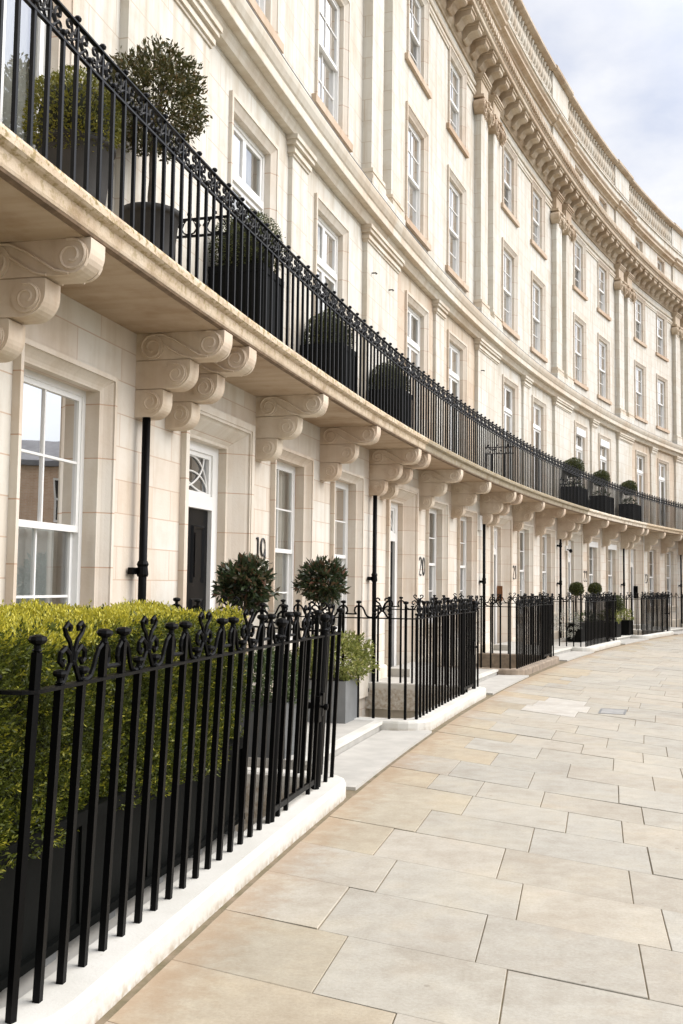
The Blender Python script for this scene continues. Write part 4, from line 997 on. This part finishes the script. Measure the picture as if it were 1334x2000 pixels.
# ------------------------------------------------------------------ paving
def paving():
    q = random.Random(12); col = []; V = []; F = []; UV = []
    me = bpy.data.meshes.new('pavement')
    OFFS = [2.10, 9.4]
    def sl(u): return -(.30 + max(0, min(.045 * (u + 4), .42)))
    def P(u, o, z):
        w = world(u + sl(u) * (o - 3.5), o, z); V.append(w); return len(V) - 1
    pal = [(.482, .447, .38), (.475, .447, .385), (.465, .44, .38), (.483, .447, .378), (.468, .447, .392), (.488, .449, .375), (.462, .44, .385), (.478, .45, .385)]
    u = -9.0; row = 0
    fixed = [-7.2, -6.5, -5.75, -5.05, -4.36, -3.63, -2.905, -2.21, -1.48, -.75, -.03, .63, 1.44, 2.2, 2.95, 3.62]
    us = fixed[:]
    while us[-1] < 62: us.append(us[-1] + q.choice((.62, .68, .72, .76)))
    joints = {3: [3.2, 4.05], 4: [2.82, 3.61, 4.4], 5: [2.65, 3.46, 4.21], 6: [2.81, 3.61, 4.36], 7: [2.64, 3.45, 4.22, 4.9], 8: [2.80, 3.60, 4.36], 9: [3.04, 3.82, 4.21, 5.0], 10: [2.62, 3.06, 3.60, 4.37], 11: [2.7, 3.45, 4.2], 12: [3.0, 3.75, 4.5], 13: [2.6, 3.4, 4.15]}
    g = .0032
    for i, (a, b) in enumerate(zip(us, us[1:])):
        os_ = [2.10] + joints.get(i, [2.10 + q.uniform(.4, 1.0)])
        while os_[-1] < 9.2: os_.append(os_[-1] + q.choice((.7, .78, .82, .9, .62)))
        for c, d in zip(os_, os_[1:]):
            tint = q.choice(pal); k = q.uniform(.93, 1.05) * .90; tint = tuple(x * k for x in tint)
            if c < 2.2 and q.random() < .6: tint = (tint[0] * 1.0, tint[1] * .94, tint[2] * .84)
            if 6.2 < (a + b) / 2 - .5 * ((c + d) / 2 - 3.5) < 8.4 and 2.2 < c < 3.0: tint = (.52, .50, .455)
            h = q.uniform(-.0025, .0025); t = [q.uniform(-.002, .002) for _ in range(4)]
            e = .0025; j = [q.uniform(-.002, .003) for _ in range(4)]
            top = [P(a + g + e + j[0], c + g + e, h + t[0]), P(b - g - e + j[1], c + g + e, h + t[1]), P(b - g - e + j[2], d - g - e, h + t[2]), P(a + g + e + j[3], d - g - e, h + t[3])]
            mid = [P(a + g, c + g, h - .002), P(b - g, c + g, h - .002), P(b - g, d - g, h - .002), P(a + g, d - g, h - .002)]
            bot = [P(a + g, c + g, -.03), P(b - g, c + g, -.03), P(b - g, d - g, -.03), P(a + g, d - g, -.03)]
            fs = [tuple(reversed(top))]
            for k2 in range(4):
                fs.append((top[k2], top[(k2 + 1) % 4], mid[(k2 + 1) % 4], mid[k2])); fs.append((mid[k2], mid[(k2 + 1) % 4], bot[(k2 + 1) % 4], bot[k2]))
            F.extend(fs); col.extend([tint] * len(fs))
    me.from_pydata(V, [], F)
    at_ = me.attributes.new('slab_colour', 'FLOAT_COLOR', 'FACE')
    at_.data.foreach_set('color', np.array([(*c, 1) for c in col], dtype=np.float32).ravel())
    import bmesh
    bm = bmesh.new(); bm.from_mesh(me); bmesh.ops.recalc_face_normals(bm, faces=bm.faces); bm.to_mesh(me); bm.free()
    m_, nt, bs = mat('york_stone_paving'); L = nt.links
    a = nt.nodes.new('ShaderNodeAttribute'); a.attribute_name = 'slab_colour'
    ge = nt.nodes.new('ShaderNodeNewGeometry')
    n1 = noise(nt, 1.4, 6, .65, ge.outputs['Position']); n2 = noise(nt, 7, 6, .65, ge.outputs['Position']); n3 = noise(nt, 55, 5, .7, ge.outputs['Position']); n4 = noise(nt, 2.6, 3, .5, ge.outputs['Position'])
    c = mix(nt, 1.0, a.outputs['Color'], ramp(nt, n1.outputs['Fac'], [(.35, (1.06, 1.04, 1.0)), (.5, (1, 1, 1)), (.72, (.84, .81, .78))]).outputs[0], 'MULTIPLY')
    c = mix(nt, 1.0, c, ramp(nt, n2.outputs['Fac'], [(.35, (1.03, 1.03, 1.03)), (.66, (.90, .88, .86))]).outputs[0], 'MULTIPLY')
    c = mix(nt, 1.0, c, ramp(nt, n3.outputs['Fac'], [(.3, (1.05, 1.05, 1.05)), (.72, (.86, .85, .83))]).outputs[0], 'MULTIPLY')
    vo = nt.nodes.new('ShaderNodeTexVoronoi'); vo.inputs['Scale'].default_value = 3.3; L.new(ge.outputs['Position'], vo.inputs['Vector'])
    sp = ramp(nt, vo.outputs['Distance'], [(.035, (1, 1, 1)), (.055, (0, 0, 0))])
    c = mix(nt, sp.outputs[0], c, mix(nt, .45, c, (.20, .17, .13)))
    ru = ramp(nt, n4.outputs['Fac'], [(.58, (0, 0, 0)), (.82, (.16, .16, .16))])
    c = mix(nt, ru.outputs[0], c, (.52, .37, .22))
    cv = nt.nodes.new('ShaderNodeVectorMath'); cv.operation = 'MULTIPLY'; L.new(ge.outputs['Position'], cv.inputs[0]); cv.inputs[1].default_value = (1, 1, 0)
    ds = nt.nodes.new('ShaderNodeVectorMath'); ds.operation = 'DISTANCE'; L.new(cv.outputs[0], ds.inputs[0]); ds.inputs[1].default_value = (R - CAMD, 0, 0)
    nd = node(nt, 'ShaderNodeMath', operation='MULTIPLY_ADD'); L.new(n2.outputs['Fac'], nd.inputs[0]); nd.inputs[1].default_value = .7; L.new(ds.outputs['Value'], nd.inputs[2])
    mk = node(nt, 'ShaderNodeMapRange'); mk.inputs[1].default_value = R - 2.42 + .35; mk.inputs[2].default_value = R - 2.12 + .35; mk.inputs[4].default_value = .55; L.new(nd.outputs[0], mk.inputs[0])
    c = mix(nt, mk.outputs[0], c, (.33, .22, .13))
    L.new(c, bs.inputs['Base Color']); bs.inputs['Roughness'].default_value = .78; bs.inputs['Specular IOR Level'].default_value = .3
    ad = node(nt, 'ShaderNodeMath', operation='ADD'); L.new(n3.outputs['Fac'], ad.inputs[0]); L.new(n2.outputs['Fac'], ad.inputs[1])
    bump(nt, ad.outputs[0], bs, .3, .006)
    me.materials.append(m_)
    o = bpy.data.objects.new('pavement', me); C.objects.link(o); setting(o)
paving()
# bed of the paving, and the road and ground beyond it
def ring(name, o0, o1, z, mt, u0=-60, u1=90, zt=None):
    e = MB(); e.box(u0, u1, o0, o1, z - .25, z, 60); ob = e.build(name, mt); ob.location = world(0, 0, 0); ob.rotation_euler = (0, 0, ang(0)); return setting(ob)
ring('paving_bed', 1.8, 9.3, -.007, M['joint'])
ring('kerb', 9.3, 9.6, .0, M['step'])
ring('road', 9.6, 17.0, -.12, M['road'])
ring('lawn', 17.0, 100.0, -.06, plain('mown_grass', (.055, .085, .025), .95, .4, 8, .6, 80), -60, 110)
m = MB(flat=True); m.box(-900, 900, -900, 900, -2.9, -2.7, 1); g = m.build('ground', M['road']); setting(g)
# grey metal cover set in the paving, and its frame
r = root('access_cover', 'small grey metal cover plate set in the paving at the right', 'cover', 6.7, 4.0, 0)
m = MB(4.0); m.box(-.28, .28, 3.85, 4.15, -.01, .0045, 1); m.build('plate', M['cover'], r)
m = MB(4.0)
for a, b, c, d in ((-.31, .31, 3.82, 3.85), (-.31, .31, 4.15, 4.18), (-.31, -.28, 3.85, 4.15), (.28, .31, 3.85, 4.15)): m.box(a, b, c, d, -.01, .006, 1)
m.build('frame', M['zinc'], r)

# ------------------------------------------------------------------ the houses across the gardens, mirrored in the near window
def opposite(x, y, rz, label, w=15, hgt=7.2):
    m_, nt, bs = (None, None, None)
    r = bpy.data.objects.new('brick_house', None); C.objects.link(r); r.location = (x, y, 0); r.rotation_euler = (0, 0, rz); tag(r, label, 'house')
    b = MB(flat=True); ho = []
    for k in range(5):
        for z in (1.0, 4.6): ho.append((-w / 2 + 1.5 + 2.8 * k, -w / 2 + 2.7 + 2.8 * k, z, z + 2.1))
    b.wall(-w / 2, w / 2, -2.7, hgt, ho); b.box(-w / 2, w / 2, -8, -.3, -2.7, hgt); b.build('wall', M['brick'], r)
    for a, c, d, e in ho:
        f = MB(flat=True); f.box(a, a + .1, -.15, -.05, d, e); f.box(c - .1, c, -.15, -.05, d, e); f.box(a, c, -.15, -.06, e - .1, e); f.box(a, c, -.15, -.05, (d + e) / 2 - .05, (d + e) / 2 + .05); f.box(a, c, -.1, .08, d - .12, d)
        w_ = f.build('window', M['white'], r); g = MB(flat=True); g.box(a, c, -.2, -.16, d, e, 1); g.build('pane', M['dark'], w_)
    f = MB(flat=True); f.sweep([(.35, hgt), (.35, hgt + .25), (-2.2, hgt + 1.5), (-8, hgt + 1.5), (-8, hgt)], -w / 2, w / 2); rf = f.build('roof', M['lead'], r)
    for cx in (-4, 4.5):
        f = MB(flat=True); f.box(cx - .6, cx + .6, -4, -3, hgt + 1, hgt + 3.2)
        for q in (-.35, 0, .35): f.lathe(cx + q, -3.5, [(.12, hgt + 3.2), (.09, hgt + 3.7)], 8)
        f.build('chimney', M['brick'], rf)
M['brick'] = stone('orange_brick', (.62, .45, .33), (.52, .35, .24), (.55, .48, .4), bw=.225, rh=.075, ms=.008, tanbias=0)
for i, (t, d) in enumerate(((30, 44), (49, 46), (68, 48))):
    a = math.radians(t)
    opposite(-3 + d * math.sin(a), 5 + d * math.cos(a), PI + a * 0 - (a - PI / 2), ('brick house across the gardens, seen only mirrored in the near window', 'second brick house across the gardens behind the viewer', 'third brick house across the gardens behind the viewer')[i])

# ------------------------------------------------------------------ sky, sun, camera
AZ, EL = math.radians(76), math.radians(45)
w = bpy.data.worlds.new('World'); scene.world = w; w.use_nodes = True; nt = w.node_tree; L = nt.links; nt.nodes.clear()
out = nt.nodes.new('ShaderNodeOutputWorld'); bg = nt.nodes.new('ShaderNodeBackground'); sky = nt.nodes.new('ShaderNodeTexSky'); sky.sky_type = 'NISHITA'
sky.sun_disc = False; sky.sun_elevation = EL; sky.sun_rotation = AZ; sky.air_density = 1.2; sky.dust_density = 2.0; sky.ozone_density = 1.0
tc = nt.nodes.new('ShaderNodeTexCoord')
sx = nt.nodes.new('ShaderNodeSeparateXYZ'); L.new(tc.outputs['Generated'], sx.inputs[0])
zz = node(nt, 'ShaderNodeMath', operation='MAXIMUM'); L.new(sx.outputs[2], zz.inputs[0]); zz.inputs[1].default_value = .0
za = node(nt, 'ShaderNodeMath', operation='ADD'); L.new(zz.outputs[0], za.inputs[0]); za.inputs[1].default_value = .35
dv = nt.nodes.new('ShaderNodeVectorMath'); dv.operation = 'DIVIDE'; L.new(tc.outputs['Generated'], dv.inputs[0])
cm = nt.nodes.new('ShaderNodeCombineXYZ'); L.new(za.outputs[0], cm.inputs[0]); L.new(za.outputs[0], cm.inputs[1]); cm.inputs[2].default_value = 1; L.new(cm.outputs[0], dv.inputs[1])
n1 = noise(nt, 2.3, 7, .56, dv.outputs[0])
cl = ramp(nt, n1.outputs['Fac'], [(.40, (0, 0, 0)), (.60, (1, 1, 1))])
n2 = noise(nt, 5.0, 5, .6, dv.outputs[0])
ccol = ramp(nt, n2.outputs['Fac'], [(.3, (6.3, 6.35, 6.6)), (.7, (7.6, 7.55, 7.5))])
# thin high haze lifts the blue, cumulus covers most of it
hz = mix(nt, .62, sky.outputs[0], (6.0, 6.1, 6.85))
fc = node(nt, 'ShaderNodeMapRange'); fc.inputs[3].default_value = .04; fc.inputs[4].default_value = .92; L.new(cl.outputs[0], fc.inputs[0])
sund = nt.nodes.new('ShaderNodeVectorMath'); sund.operation = 'DOT_PRODUCT'; L.new(tc.outputs['Generated'], sund.inputs[0])
sund.inputs[1].default_value = (math.sin(AZ) * math.cos(EL), math.cos(AZ) * math.cos(EL), math.sin(EL))
lobe = node(nt, 'ShaderNodeMapRange'); lobe.interpolation_type = 'SMOOTHSTEP'
for i, v in enumerate((.50, 1.0, .87, 2.6)): lobe.inputs[i + 1].default_value = v
L.new(sund.outputs['Value'], lobe.inputs[0])
sc = nt.nodes.new('ShaderNodeVectorMath'); sc.operation = 'SCALE'; L.new(mix(nt, fc.outputs[0], hz, ccol.outputs[0]), sc.inputs[0]); L.new(lobe.outputs[0], sc.inputs['Scale'])
L.new(sc.outputs[0], bg.inputs['Color']); bg.inputs['Strength'].default_value = .10
L.new(bg.outputs[0], out.inputs[0])
sd = bpy.data.lights.new('sun', 'SUN'); sd.energy = 1.5; sd.angle = math.radians(55); sd.color = (1, .965, .91)
so = bpy.data.objects.new('sun', sd); C.objects.link(so)
to = Vector((math.sin(AZ) * math.cos(EL), math.cos(AZ) * math.cos(EL), math.sin(EL)))
so.rotation_euler = to.to_track_quat('Z', 'Y').to_euler(); so.location = to * 60

cd = bpy.data.cameras.new('camera'); co = bpy.data.objects.new('camera', cd); C.objects.link(co)
pi_, ro_, ya_ = .0705, .0124, -.178
c_, s_ = math.cos(ya_), math.sin(ya_)
f_ = Vector((s_ * math.cos(pi_), c_ * math.cos(pi_), math.sin(pi_))); r_ = Vector((c_, -s_, 0)); u_ = r_.cross(f_)
r2 = r_ * math.cos(ro_) + u_ * math.sin(ro_); u2 = u_ * math.cos(ro_) - r_ * math.sin(ro_)
co.matrix_world = Matrix(((r2.x, u2.x, -f_.x, 0), (r2.y, u2.y, -f_.y, 0), (r2.z, u2.z, -f_.z, EYE), (0, 0, 0, 1)))
cd.sensor_fit = 'VERTICAL'; cd.sensor_height = 36; cd.sensor_width = 24; cd.lens = 1980.93 * 36 / 2000
cd.clip_start = .05; cd.clip_end = 3000
scene.camera = co
vs = scene.view_settings; vs.view_transform = 'Standard'; vs.look = 'None'; vs.gamma = 1; vs.use_curve_mapping = False; vs.exposure = .78
scene.render.engine = 'CYCLES'
scene.cycles.max_bounces = 8; scene.cycles.diffuse_bounces = 4; scene.cycles.glossy_bounces = 4; scene.cycles.transparent_max_bounces = 12
